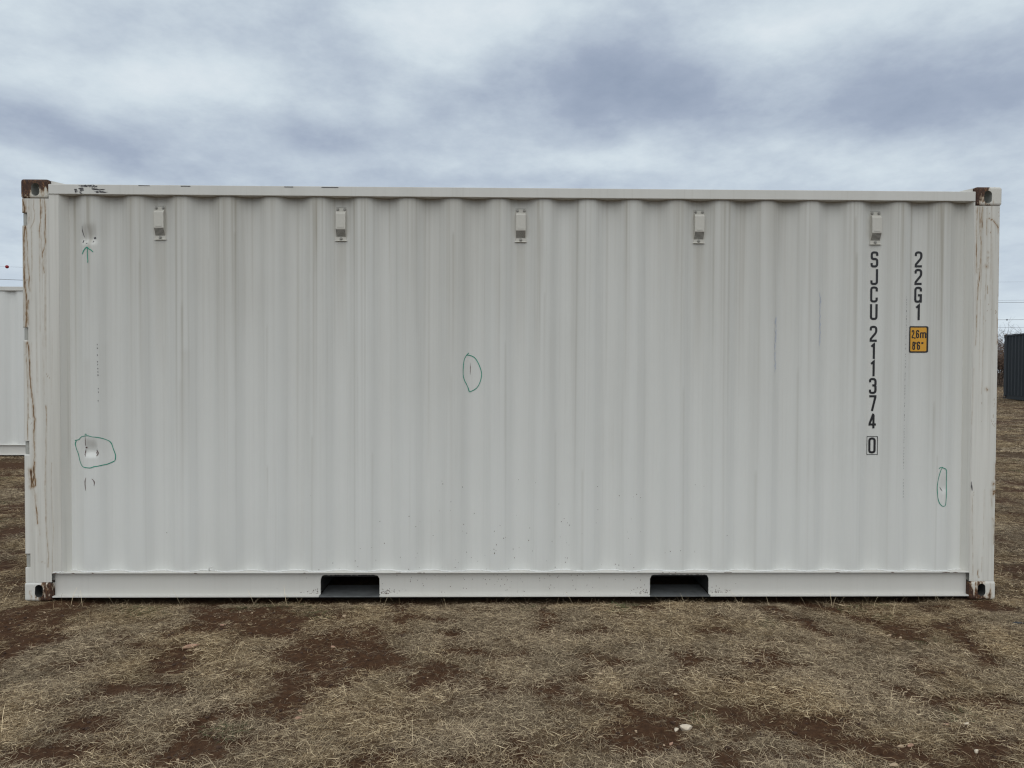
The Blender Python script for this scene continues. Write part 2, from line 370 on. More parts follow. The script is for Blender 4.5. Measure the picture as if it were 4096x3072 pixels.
def grid_mesh(name, P, mat, attrs=None, smooth=True):
    """P: (rows, cols, 3) array -> mesh object data with float point attributes"""
    r, c, _ = P.shape
    me = bpy.data.meshes.new(name)
    idx = np.arange(r * c).reshape(r, c)
    q = np.stack([idx[:-1, :-1], idx[:-1, 1:], idx[1:, 1:], idx[1:, :-1]], -1).reshape(-1, 4)
    me.vertices.add(r * c)
    me.vertices.foreach_set('co', P.reshape(-1).astype(np.float32))
    me.loops.add(q.size)
    me.loops.foreach_set('vertex_index', q.reshape(-1).astype(np.int32))
    me.polygons.add(len(q))
    me.polygons.foreach_set('loop_start', (np.arange(len(q)) * 4).astype(np.int32))
    me.polygons.foreach_set('loop_total', np.full(len(q), 4, np.int32))
    me.update()
    me.polygons.foreach_set('use_smooth', np.full(len(q), smooth, bool))
    for nme, a in (attrs or {}).items():
        at = me.attributes.new(nme, 'FLOAT', 'POINT')
        at.data.foreach_set('value', a.reshape(-1).astype(np.float32))
    if mat: me.materials.append(mat)
    me.validate()
    return me


_rng = np.random.default_rng(11)
_TAB = _rng.random((256, 256))


def vnoise(x, y, seed=0):
    x = np.asarray(x, float) + seed * 17.31
    y = np.asarray(y, float) + seed * 9.77
    xi, yi = np.floor(x).astype(int), np.floor(y).astype(int)
    fx, fy = x - xi, y - yi
    fx, fy = fx * fx * (3 - 2 * fx), fy * fy * (3 - 2 * fy)
    a = _TAB[xi & 255, yi & 255]; b = _TAB[(xi + 1) & 255, yi & 255]
    c = _TAB[xi & 255, (yi + 1) & 255]; d = _TAB[(xi + 1) & 255, (yi + 1) & 255]
    return (a * (1 - fx) + b * fx) * (1 - fy) + (c * (1 - fx) + d * fx) * fy


def fbm(x, y, seed=0, oct=4):
    s, a, t = 0.0, 1.0, 0.0
    for i in range(oct):
        s = s + a * vnoise(np.asarray(x) * 2 ** i, np.asarray(y) * 2 ** i, seed + i * 3)
        t += a
        a *= 0.5
    return s / t


# ------------------------------------------------------------------ materials
def principled(name):
    m = bpy.data.materials.new(name)
    m.use_nodes = True
    k = NT(m.node_tree)
    out = k.n('ShaderNodeOutputMaterial')
    b = k.n('ShaderNodeBsdfPrincipled')
    k.t.links.new(b.outputs[0], out.inputs[0])
    return m, k, b


def bump(k, b, h, strength, dist=0.002):
    bn = k.n('ShaderNodeBump', ins={'Strength': strength, 'Distance': dist, 'Height': h})
    k.t.links.new(bn.outputs[0], b.inputs['Normal'])


def attr(k, name, typ='GEOMETRY'):
    return k.n('ShaderNodeAttribute', attribute_type=typ, attribute_name=name).outputs['Fac']


def paint_material(name, base, dirt=(0.36, 0.335, 0.28), amount=1.0, rust=False, rough=0.55):
    """weathered container paint: vertical run-off streaks, dust, optional rust from the 'rust' attribute"""
    m, k, b = principled(name)
    co = k.n('ShaderNodeTexCoord').outputs['Object']
    broad = k.noise(k.mapping(co, (7, 7, 0.35)), 1.0, 4, 0.55)
    fine = k.noise(k.mapping(co, (55, 55, 0.7), (3, 1, 2)), 1.0, 3, 0.6)
    hair = k.noise(k.mapping(co, (190, 190, 1.6), (8, 3, 1)), 1.0, 2, 0.5)
    cloud = k.noise(co, 1.3, 4, 0.6)
    speck = k.noise(co, 220.0, 2, 0.6)
    f = k.math('MULTIPLY', k.step(broad, 0.42, 0.75), 0.17)
    f = k.math('ADD', f, k.math('MULTIPLY', k.step(fine, 0.50, 0.85), 0.26))
    f = k.math('ADD', f, k.math('MULTIPLY', k.step(hair, 0.62, 0.84), 0.15))
    f = k.math('ADD', f, k.math('MULTIPLY', k.step(cloud, 0.45, 0.8), 0.12))
    f = k.math('MULTIPLY', f, amount)
    g = attr(k, 'grime')
    f = k.math('ADD', f, k.math('MULTIPLY', g, k.math('ADD', 0.55, k.math('MULTIPLY', fine, 0.7))), clamp=True)
    c = k.mix(f, base, dirt)
    c = k.mix(k.math('MULTIPLY', k.step(speck, 0.70, 0.82), 0.10), c, (0.2, 0.18, 0.15))
    if rust:
        r = attr(k, 'rust')
        rn = k.noise(k.mapping(co, (1, 1, 0.35)), 90.0, 4, 0.6)
        rr = k.math('MULTIPLY', r, k.math('MULTIPLY', rn, 1.9), clamp=True)
        rc = k.ramp(rr, [(0.0, (0.36, 0.27, 0.16)), (0.45, (0.27, 0.165, 0.075)), (0.95, (0.065, 0.030, 0.015))])
        c = k.mix(k.step(rr, 0.02, 0.62), c, rc)
    k.t.links.new(c, b.inputs['Base Color'])
    b.inputs['Roughness'].default_value = rough
    b.inputs['Specular IOR Level'].default_value = 0.35
    bump(k, b, k.noise(k.mapping(co, (1, 1, 0.5)), 14.0, 3, 0.5), 0.12, 0.004)
    return m


def rust_casting_material(name, base, gx, gz, bias, deep=1.0):
    """cast corner block: flaking paint over rust, heavier towards (gx, gz)"""
    m, k, b = principled(name)
    co = k.n('ShaderNodeTexCoord').outputs['Object']
    s = k.n('ShaderNodeSeparateXYZ', ins={0: co})
    g = k.math('ADD', k.math('MULTIPLY', s.outputs[0], gx), k.math('MULTIPLY', s.outputs[2], gz))
    n1 = k.noise(k.mapping(co, (1, 1, 0.42), (gx, 1.7, gz)), 26.0, 5, 0.62)
    n2 = k.noise(k.mapping(co, (1, 1, 0.15), (2, gx, 0)), 70.0, 4, 0.6)
    n3 = k.noise(co, 120.0, 4, 0.65)
    t = k.math('ADD', k.math('ADD', g, bias), k.math('MULTIPLY', k.math('SUBTRACT', n1, 0.5), 3.4))
    t = k.math('ADD', t, k.math('MULTIPLY', k.math('SUBTRACT', n2, 0.5), 1.6))
    stain = k.step(t, 0.05, 0.75)
    core = k.math('MULTIPLY', k.step(t, 0.42, 0.72), deep)
    c = k.mix(stain, base, k.ramp(n3, [(0.3, (0.30, 0.17, 0.075)), (0.7, (0.44, 0.33, 0.20))]))
    deepc = k.ramp(k.math('ADD', k.math('MULTIPLY', n3, 0.5), k.math('MULTIPLY', n2, 0.5)), [(0.38, (0.028, 0.013, 0.009)), (0.52, (0.062, 0.026, 0.013)), (0.61, (0.17, 0.078, 0.028)), (0.70, (0.36, 0.23, 0.12))])
    c = k.mix(core, c, deepc)
    k.t.links.new(c, b.inputs['Base Color'])
    b.inputs['Roughness'].default_value = 0.75
    bump(k, b, k.math('ADD', n3, k.math('MULTIPLY', core, 0.6)), 0.5, 0.003)
    return m


def plain_material(name, color, rough=0.6, var=0.25, scale=30.0, metal=0.0):
    m, k, b = principled(name)
    co = k.n('ShaderNodeTexCoord').outputs['Object']
    n = k.noise(co, scale, 4, 0.6)
    c = k.mix(n, tuple(v * (1 - var) for v in color), tuple(min(1, v * (1 + var)) for v in color))
    k.t.links.new(c, b.inputs['Base Color'])
    b.inputs['Roughness'].default_value = rough
    b.inputs['Metallic'].default_value = metal
    return m


WHITE = (0.70, 0.704, 0.670)
M = {}
M['panel'] = paint_material('weathered white paint', WHITE, amount=0.42)
M['rail'] = paint_material('white rail paint', (0.635, 0.625, 0.58), amount=0.75)
M['lower'] = paint_material('white lower rail paint', (0.625, 0.61, 0.565), amount=0.45)
M['post'] = paint_material('rust streaked white paint', (0.70, 0.685, 0.63), amount=1.0, rust=True)
M['vent'] = plain_material('vent plastic', (0.53, 0.51, 0.45), 0.5, 0.08, 60)
M['sealant'] = plain_material('grey sealant', (0.36, 0.35, 0.31), 0.6, 0.15, 80)
M['bolt'] = plain_material('painted bolt', (0.30, 0.29, 0.26), 0.45, 0.3, 200)
M['black'] = plain_material('black vinyl', (0.012, 0.012, 0.013), 0.45, 0.15, 60)
M['amber'] = plain_material('amber vinyl', (0.66, 0.33, 0.028), 0.45, 0.06, 20)
M['green'] = plain_material('green paint marker', (0.012, 0.25, 0.165), 0.5, 0.5, 25)
M['scuff'] = plain_material('dark scuff', (0.045, 0.042, 0.05), 0.7, 0.5, 90)
M['dot'] = plain_material('faint dark dot', (0.18, 0.175, 0.165), 0.7, 0.4, 90)
M['scuff_brown'] = plain_material('brown scuff', (0.10, 0.055, 0.045), 0.7, 0.5, 90)
M['blue'] = plain_material('faded blue marker', (0.47, 0.515, 0.61), 0.6, 0.25, 60)
M['chip'] = plain_material('rust chip', (0.11, 0.05, 0.035), 0.8, 0.4, 120)
M['bead'] = plain_material('bright weld paint', (0.70, 0.70, 0.675), 0.5, 0.10, 60)
M['under'] = plain_material('dark underside coating', (0.025, 0.024, 0.023), 0.8, 0.3, 15)
M['pocket'] = plain_material('worn pocket steel', (0.10, 0.105, 0.105), 0.6, 0.6, 14)
M['hinge'] = plain_material('worn hinge', (0.37, 0.37, 0.335), 0.6, 0.2, 40)
M['hole_low'] = plain_material('deep-shaded casting inside', (0.05, 0.05, 0.045), 0.8, 0.4, 30)  # lower cavities: their shade is painted into the colour
M['hole'] = plain_material('half-shaded casting inside', (0.30, 0.30, 0.27), 0.7, 0.2, 30)  # upper cavities: lighter colour paints in the light that enters them
M['cast_tl'] = rust_casting_material('rusty casting paint upper door end', (0.60, 0.575, 0.50), -3.5, 12.0, 0.85)
M['cast_tr'] = rust_casting_material('rusty casting paint upper front end', (0.63, 0.61, 0.55), -9.0, 4.0, 0.28)
M['cast_bl'] = rust_casting_material('rusty casting paint lower door end', (0.65, 0.635, 0.585), 9.0, -3.0, 0.26)
M['cast_br'] = rust_casting_material('rusty casting paint lower front end', (0.65, 0.63, 0.57), -7.0, -6.0, 0.38)
M['cast_far'] = rust_casting_material('rusty casting paint', (0.6, 0.6, 0.56), 0.0, 4.0, -0.1)
M['slate'] = paint_material('dark slate paint', (0.018, 0.024, 0.028), (0.04, 0.047, 0.05), 0.8)
M['cast_slate'] = rust_casting_material('rusty slate casting', (0.018, 0.023, 0.027), 0.0, 9.0, 0.0, 0.3)

# ------------------------------------------------------------------ container geometry
LEN, WID, HGT = 6.058, 2.438, 2.591
PITCH_X, RIB0 = 0.27905, 0.403
Y_RIB, Y_REC = 0.018, 0.057
CAST_W, CAST_H, CAST_D = 0.168, 0.118, 0.162
PX0, PX1 = 0.228, 5.878           # corrugated part between the posts


def _prof(x):
    x = np.asarray(x, float)
    t = np.abs((x - RIB0 + PITCH_X / 2) % PITCH_X - PITCH_X / 2)
    d = np.clip((t - 0.037) / 0.066, 0, 1)
    d = np.where(x < RIB0 - 0.14, 1.0, np.where(x > RIB0 + 19 * PITCH_X + 0.14, 1.0, d))
    return Y_RIB + (Y_REC - Y_RIB) * d


def prof(x):
    x = np.asarray(x, float)
    return sum(_prof(x + o) for o in (-0.021, -0.014, -0.007, 0, 0.007, 0.014, 0.021)) / 7.0


def dent(x, z):
    x, z = np.asarray(x, float), np.asarray(z, float)
    d = np.zeros(np.broadcast(x, z).shape)
    for (cx, cz, hw, up, dn, dep) in ((0.398, 2.236, 0.043, 0.10, 0.045, 0.016), (0.402, 0.925, 0.034, 0.085, 0.045, 0.018),
                                      (5.727, 0.70, 0.02, 0.10, 0.03, 0.006)):
        s = np.where(z > cz, np.clip((cz + up - z) / up, 0, 1), np.clip((z - cz + dn) / dn, 0, 1))
        s = s * s * (3 - 2 * s)
        wv = 1 / (1 + np.exp((np.abs(x - cx) - hw) / 0.0045))
        d = d + dep * s * wv
        d = d + dep * 0.35 * np.exp(-((x - cx) / (hw * 2.2)) ** 2 - ((z - cz) / 0.09) ** 2)
    return d


def surf(x, z):
    return prof(x) + dent(x, z)


def panel_grime(X, Z):
    """run-off streaks: mostly from the top rail down the raised ribs"""
    rng = np.random.default_rng(5)
    g = np.zeros_like(X)
    xs, zs = X[0], Z[:, 0]
    for i in range(230):
        if rng.random() < 0.72:
            cx = RIB0 + PITCH_X * rng.integers(0, 20) + rng.normal(0, 0.036)
        else:
            cx = rng.uniform(PX0, PX1)
        w = rng.uniform(0.0025, 0.009) if rng.random() < 0.75 else rng.uniform(0.01, 0.03)
        top = 2.5 if rng.random() < 0.75 else rng.uniform(0.8, 2.4)
        ln = rng.uniform(0.15, 1.0) ** 1.3 * 2.6
        a = rng.uniform(0.05, 0.32) * (0.55 if w > 0.01 else 1.0)
        drift = rng.normal(0, 0.002)
        fx = np.exp(-((xs[None, :] - cx - drift * (2.5 - zs[:, None])) / w) ** 2)
        fz = np.clip((top + 0.02 - zs) / 0.03, 0, 1) * np.clip(1 - (top - zs) / ln, 0, 1) ** 0.7
        g += a * fx * fz[:, None]
    for i in range(20):        # long grey lines where the sheets are lapped and bent
        cx = RIB0 + PITCH_X * i + 0.052 * (1 if i % 2 else -1)
        g += 0.11 * np.exp(-((X - cx) / 0.003) ** 2) * (0.4 + 0.6 * vnoise(Z * 1.5, X * 0 + i, 3))
    for vx in (0.8216, 1.938, 3.054, 4.170, 5.286):   # dirt washed out below the vents
        if vx < 5.2:
            g += 0.28 * np.exp(-(np.abs(X - vx) / 0.032) ** 4) * np.clip((2.23 - Z) / 0.02, 0, 1) * np.clip(1 - (2.23 - Z) / 0.9, 0, 1)
    g += 0.42 * np.clip((Z - 0.6) / 1.9, 0, 1) * (0.5 + fbm(X * 2.5, Z * 0.8, 2))   # stronger on the upper half
    g += 0.25 * np.exp(-(2.5 - Z) / 0.05) + 0.10 * np.exp(-(Z - 0.18) / 0.03)  # stronger again close under the top rail and along the foot
    return np.clip(g, 0, 0.95)


def side_panel(parent, mat, hero=False, back=False):
    if hero:
        zs = np.unique(np.round(np.concatenate([np.linspace(0.173, 2.506, 78), np.arange(0.84, 1.04, 0.006), np.arange(2.17, 2.35, 0.006), np.arange(0.62, 0.84, 0.02)]), 4))
        xs = np.linspace(PX0, PX1, 1250)
    else:
        zs = np.linspace(0.173, 2.506, 4)
        bp = [PX0]
        for i in range(20):
            c = RIB0 + i * PITCH_X
            bp += [c - 0.11, c - 0.098, c - 0.044, c - 0.030, c + 0.030, c + 0.044, c + 0.098, c + 0.11]
        bp.append(PX1)
        xs = np.unique(np.round(bp, 4))
    X, Z = np.meshgrid(xs, zs)
    Y = surf(X, Z) if hero else prof(X)
    at = {}
    if hero:
        Y = Y + 0.0016 * (fbm(X * 5, Z * 4, 9) - 0.5)
        at['grime'] = panel_grime(X, Z)
    P = np.stack([X, Y, Z], -1)
    if back:
        P[..., 1] = WID - P[..., 1]
        P = P[:, ::-1]
    return link('side_panel', grid_mesh('side_panel', P, mat, at), parent)


def seg_dist(X, Z, pts):
    best = np.full(X.shape, 9.0)
    for (a, b) in zip(pts[:-1], pts[1:]):
        ax, az = a; bx, bz = b
        dx, dz = bx - ax, bz - az
        t = np.clip(((X - ax) * dx + (Z - az) * dz) / (dx * dx + dz * dz + 1e-12), 0, 1)
        best = np.minimum(best, np.hypot(X - ax - t * dx, Z - az - t * dz))
    return best


HINGES = [(2.308, 2.386), (1.608, 1.685), (0.907, 0.988), (0.207, 0.291)]


def corner_post(parent, mat, x0, x1, xin, hero=False, notch=False, back=False):
    """front flange of the post as a fine sheet, with return flanges; door posts have notches for the hinges"""
    yf = 0.006
    z0, z1 = CAST_H, HGT - CAST_H
    dx = 0.004 if hero else 0.05
    xs = np.linspace(x0, x1, max(3, int((x1 - x0) / dx)))
    zs = np.linspace(z0, z1, 300 if hero else 60)
    if notch:
        e = np.array([q for h in HINGES for q in (h[0], h[1])])
        zs = np.unique(np.concatenate([zs[np.min(np.abs(zs[:, None] - e[None]), 1) > 0.002], e, e + 0.0004, e - 0.0004]))
        xs = np.unique(np.concatenate([xs[np.abs(xs - 0.038) > 0.0015], [0.038]]))
    X, Z = np.meshgrid(xs, zs)
    Y = np.full_like(X, yf)
    if hero:
        Y = Y + 0.0022 * (fbm(X * 9, Z * 2.2, 4) - 0.5)
    left = x0 < 1.0
    # outer edge is rolled
    ex = (X - x0) if left else (x1 - X)
    Y = Y + np.clip(0.006 - ex, 0, 1) ** 2 / 0.006
    at = {}
    if hero:
        rust = np.zeros_like(X)
        grime = 0.55 * fbm(X * 75, Z * 1.6, 8) ** 2.2 + 0.35 * np.clip(fbm(X * 40, Z * 5, 18) - 0.55, 0, 1) + 0.12 * np.clip((Z - 1.0) / 1.5, 0, 1)
        for pts, w, s in DRIPS:
            if (pts[0][0] < 1) != left:
                continue
            s = min(1.1, s * 1.2); w = w * 1.1
            wob = 0.0015 * (vnoise(Z * 40, X * 0, 6) - 0.5)
            d = seg_dist(X + wob, Z, pts)
            rust = np.maximum(rust, s * np.exp(-(d / max(w * 0.6, 0.0031)) ** 2) * (0.55 + 0.6 * vnoise(Z * 18, X * 0 + w * 900, 2)))
            rust = np.maximum(rust, s * 0.34 * np.exp(-(d / (w * 2.6 + 0.003)) ** 2))
        rust = np.maximum(rust, np.minimum(0.30, 0.65 * np.clip(fbm(X * 85, Z * 1.3, 12) - 0.46, 0, 1)) * np.clip((Z - 0.7) / 1.4, 0.15, 1) * 1.6)
        speck = (vnoise(X * 260, Z * 120, 1) > 0.90) & (fbm(X * 30, Z * 6, 5) > 0.60)
        rust = np.maximum(rust, 0.45 * speck * (fbm(X * 14, Z * 3, 15) > 0.55))
        at = {'rust': rust, 'grime': np.clip(grime, 0, 0.6)}
    P = np.stack([X, Y, Z], -1)
    if notch:   # pull the strip beside each hinge behind it
        inz = np.zeros(Z.shape, bool)
        for a, b in HINGES:
            inz |= (Z >= a - 1e-6) & (Z <= b + 1e-6)
        low = inz & (X < 0.038 - 1e-6)
        P[..., 1] = np.where(low, 0.045, P[..., 1])
    if back:
        P[..., 1] = WID - P[..., 1]
        P = P[:, ::-1]
    o = link('corner_post', grid_mesh('corner_post', P, mat, at), parent)
    # flush strip beside the post, returns and box behind
    xs2 = np.linspace(min(xin, x1 if xin > x1 else xin), max(xin, x0 if xin < x0 else xin), 14)
    X2, Z2 = np.meshgrid(xs2, np.linspace(0.1768, 2.4998, 200 if hero else 3))
    P2 = np.stack([X2, np.full_like(X2, yf + 0.0006), Z2], -1)
    if back:
        P2[..., 1] = WID - P2[..., 1]
        P2 = P2[:, ::-1]
    at2 = {'grime': np.clip(0.35 * fbm(X2 * 60, Z2 * 1.2, 8) ** 2 + 0.1, 0, 0.6)}
    if hero:
        r2 = np.zeros_like(X2)
        for pts, w, s in DRIPS:
            if (pts[0][0] < 1) == left:
                r2 = np.maximum(r2, s * np.exp(-(seg_dist(X2, Z2, pts) / max(w * 0.85, 0.0036)) ** 2))
        at2['rust'] = r2
    link('post_strip', grid_mesh('post_strip', P2, mat, at2), o)
    mb = MB()
    yb0, yb1 = (0.050, 0.165) if not back else (WID - 0.165, WID - 0.050)
    ys0, ys1 = (yf + 0.001, 0.058) if not back else (WID - 0.058, WID - yf - 0.001)
    mb.box(min(x0, x1) + 0.004, max(x0, x1) - 0.004, yb0, yb1, z0, z1)
    if left:
        mb.add([(xin, ys0, 0.176), (xin + 0.034, ys1, 0.176), (xin + 0.034, ys1, 2.5), (xin, ys0, 2.5)], [(0, 1, 2, 3)])
        if not notch:
            mb.box(x0 + 0.001, x0 + 0.006, ys0 + 0.006, ys1, z0, z1)
    else:
        mb.add([(xin - 0.024, ys1, 0.176), (xin, ys0, 0.176), (xin, ys0, 2.5), (xin - 0.024, ys1, 2.5)], [(0, 1, 2, 3)])
        mb.box(x1 - 0.006, x1 - 0.001, ys0 + 0.006, ys1, z0, z1)
    mb.build('post_flange', mat, o)
    return o


_cast = {}


def casting_mesh(mat):
    """hollow ISO block with oblong holes in the side, end and bottom; canonical = lower, left, front corner"""
    def obround(bm, w, h, depth):
        n = 16
        vs_ = []
        for i in range(n):
            a = 2 * math.pi * i / n
            x = math.cos(a) * w / 2
            y = math.sin(a) * w / 2 + math.copysign((h - w) / 2, math.sin(a + 1e-6))
            vs_.append((x, y))
        lo = [bm.verts.new((x, y, -depth)) for x, y in vs_]
        hi = [bm.verts.new((x, y, depth)) for x, y in vs_]
        for i in range(n):
            bm.faces.new((lo[i], lo[(i + 1) % n], hi[(i + 1) % n], hi[i]))
        bm.faces.new(list(reversed(lo))); bm.faces.new(hi)
    mb = MB(); mb.box(0, CAST_W, 0, CAST_D, 0, CAST_H)
    bm = bmesh.new()
    bm.from_mesh(mb.mesh('tmp'))
    bmesh.ops.bevel(bm, geom=list(bm.edges), offset=0.016, segments=3, affect='EDGES', profile=0.5)
    me = bpy.data.meshes.new('corner_casting'); bm.to_mesh(me); bm.free()
    o = bpy.data.objects.new('tmp', me); COL.objects.link(o)
    cut = []
    for rot, loc, w, h, dep in (((R(90), 0, 0), (0.092, 0.0, 0.064), 0.050, 0.079, 0.085),
                                ((R(90), 0, R(90)), (0.0, 0.089, 0.064), 0.050, 0.079, 0.095),
                                ((0, 0, R(90)), (0.092, 0.089, 0.0), 0.056, 0.110, 0.085)):
        b2 = bmesh.new(); obround(b2, w, h, dep)
        bmesh.ops.recalc_face_normals(b2, faces=b2.faces)
        m2 = bpy.data.meshes.new('cut'); b2.to_mesh(m2); b2.free()
        c = bpy.data.objects.new('cut', m2); COL.objects.link(c)
        c.rotation_euler = rot; c.location = loc
        md = o.modifiers.new('b', 'BOOLEAN'); md.operation = 'DIFFERENCE'; md.solver = 'EXACT'; md.object = c
        cut.append(c)
    dg = bpy.context.evaluated_depsgraph_get(); dg.update()
    res = bpy.data.meshes.new_from_object(o.evaluated_get(dg))
    for c in cut + [o]:
        bpy.data.objects.remove(c)
    res.name = 'corner_casting'
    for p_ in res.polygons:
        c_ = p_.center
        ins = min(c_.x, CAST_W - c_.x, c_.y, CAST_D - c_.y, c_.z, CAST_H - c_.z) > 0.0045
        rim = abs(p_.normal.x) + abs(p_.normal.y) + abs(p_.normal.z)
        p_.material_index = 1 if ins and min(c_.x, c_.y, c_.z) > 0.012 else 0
    return res


def add_castings(parent, mats):
    if 'base' not in _cast:
        _cast['base'] = casting_mesh(None)
    for right in (0, 1):
        for top in (0, 1):
            for back in (0, 1):
                m = mats['far'] if back else mats[('t' if top else 'b') + ('r' if right else 'l')]
                key = (right, top, back, m.name)
                if key not in _cast:
                    me = _cast['base'].copy(); me.name = 'corner_casting'
                    c = Vector((CAST_W / 2, CAST_D / 2, CAST_H / 2))
                    for v in me.vertices:
                        q = v.co - c
                        v.co = (-q.x if right else q.x, -q.y if back else q.y, -q.z if top else q.z)
                    if (right + top + back) % 2:
                        me.flip_normals()
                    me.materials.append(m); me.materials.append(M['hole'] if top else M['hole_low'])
                    _cast[key] = me
                link('corner_casting', _cast[key], parent,
                     (LEN - CAST_W / 2 if right else CAST_W / 2, WID - CAST_D / 2 if back else CAST_D / 2, HGT - CAST_H / 2 if top else CAST_H / 2))


POCKETS = [(1.811, 2.178), (3.876, 4.247)]


def bottom_rail(parent, mat, back=False):
    mb = MB()
    rng = random.Random(3)
    x0, x1 = CAST_W + 0.002, LEN - CAST_W - 0.0015
    yw = 0.035
    zt, zb = 0.171, 0.030
    xs = [x0]
    for a, b in POCKETS:
        n = 40
        xs += [a] + [a + (b - a) * i / n for i in range(n + 1)] + [b]
    xs.append(x1)

    def hole(x, i):
        for a, b in POCKETS:
            if a <= x <= b:
                e = min(x - a, b - x)
                r = 0.026
                h = 0.152 if e >= r else 0.152 - r + math.sqrt(max(0, r * r - (r - e) ** 2))
                return h + rng.uniform(-0.002, 0.0015)
        return zb
    cols = []
    seen = set()
    for i, x in enumerate(xs):
        inp = any(a <= x <= b for a, b in POCKETS)
        edge = any(abs(x - a) < 1e-9 or abs(x - b) < 1e-9 for a, b in POCKETS)
        if edge and x not in seen:
            seen.add(x); first = True
        else:
            first = False
        is_start = any(abs(x - a) < 1e-9 for a, b in POCKETS)
        if edge:
            full = first if is_start else not first
            cols.append((x, zb if full else hole(x, i)))
        else:
            cols.append((x, hole(x, i)))
    b0 = len(mb.v)
    for x, h in cols:
        mb.v += [(x, yw, h), (x, yw, zt), (x, yw + 0.007, h)]
    for i in range(len(cols) - 1):
        if cols[i + 1][0] - cols[i][0] < 1e-9:
            continue
        p, q = b0 + 3 * i, b0 + 3 * (i + 1)
        mb.f.append((p, q, q + 1, p + 1))
        mb.f.append((p, p + 2, q + 2, q))
    for a, b in POCKETS:    # cut edges of the sheet at the sides of each opening
        for xx in (a, b):
            n = 8
            zz = [zb + (0.128 - zb) * i / n for i in range(n + 1)]
            jj = [xx + rng.uniform(-0.002, 0.002) for _ in zz]
            s = len(mb.v)
            for z_, j in zip(zz, jj):
                mb.v += [(j, yw - 0.001, z_), (xx, yw + 0.008, z_)]
            for i in range(n):
                mb.f.append((s + 2 * i, s + 2 * i + 1, s + 2 * i + 3, s + 2 * i + 2))
    mb.box(x0, x1, 0.003, 0.075, 0.1712, 0.1765, 0.0012)          # upper lip the side sheet stands on
    ends = [x0] + [q for pk in POCKETS for q in (pk[0] - 0.004, pk[1] + 0.004)] + [x1]
    for a, b in zip(ends[::2], ends[1::2]):
        mb.box(a, b, 0.005, yw + 0.004, 0.0215, 0.0300, 0.0012)   # lower lip, broken at the fork pockets
    if back:
        mb.v = [(x, WID - y, z) for x, y, z in mb.v]
        mb.f = [tuple(reversed(f)) for f in mb.f]
    return mb.build('bottom_rail', mat, parent)


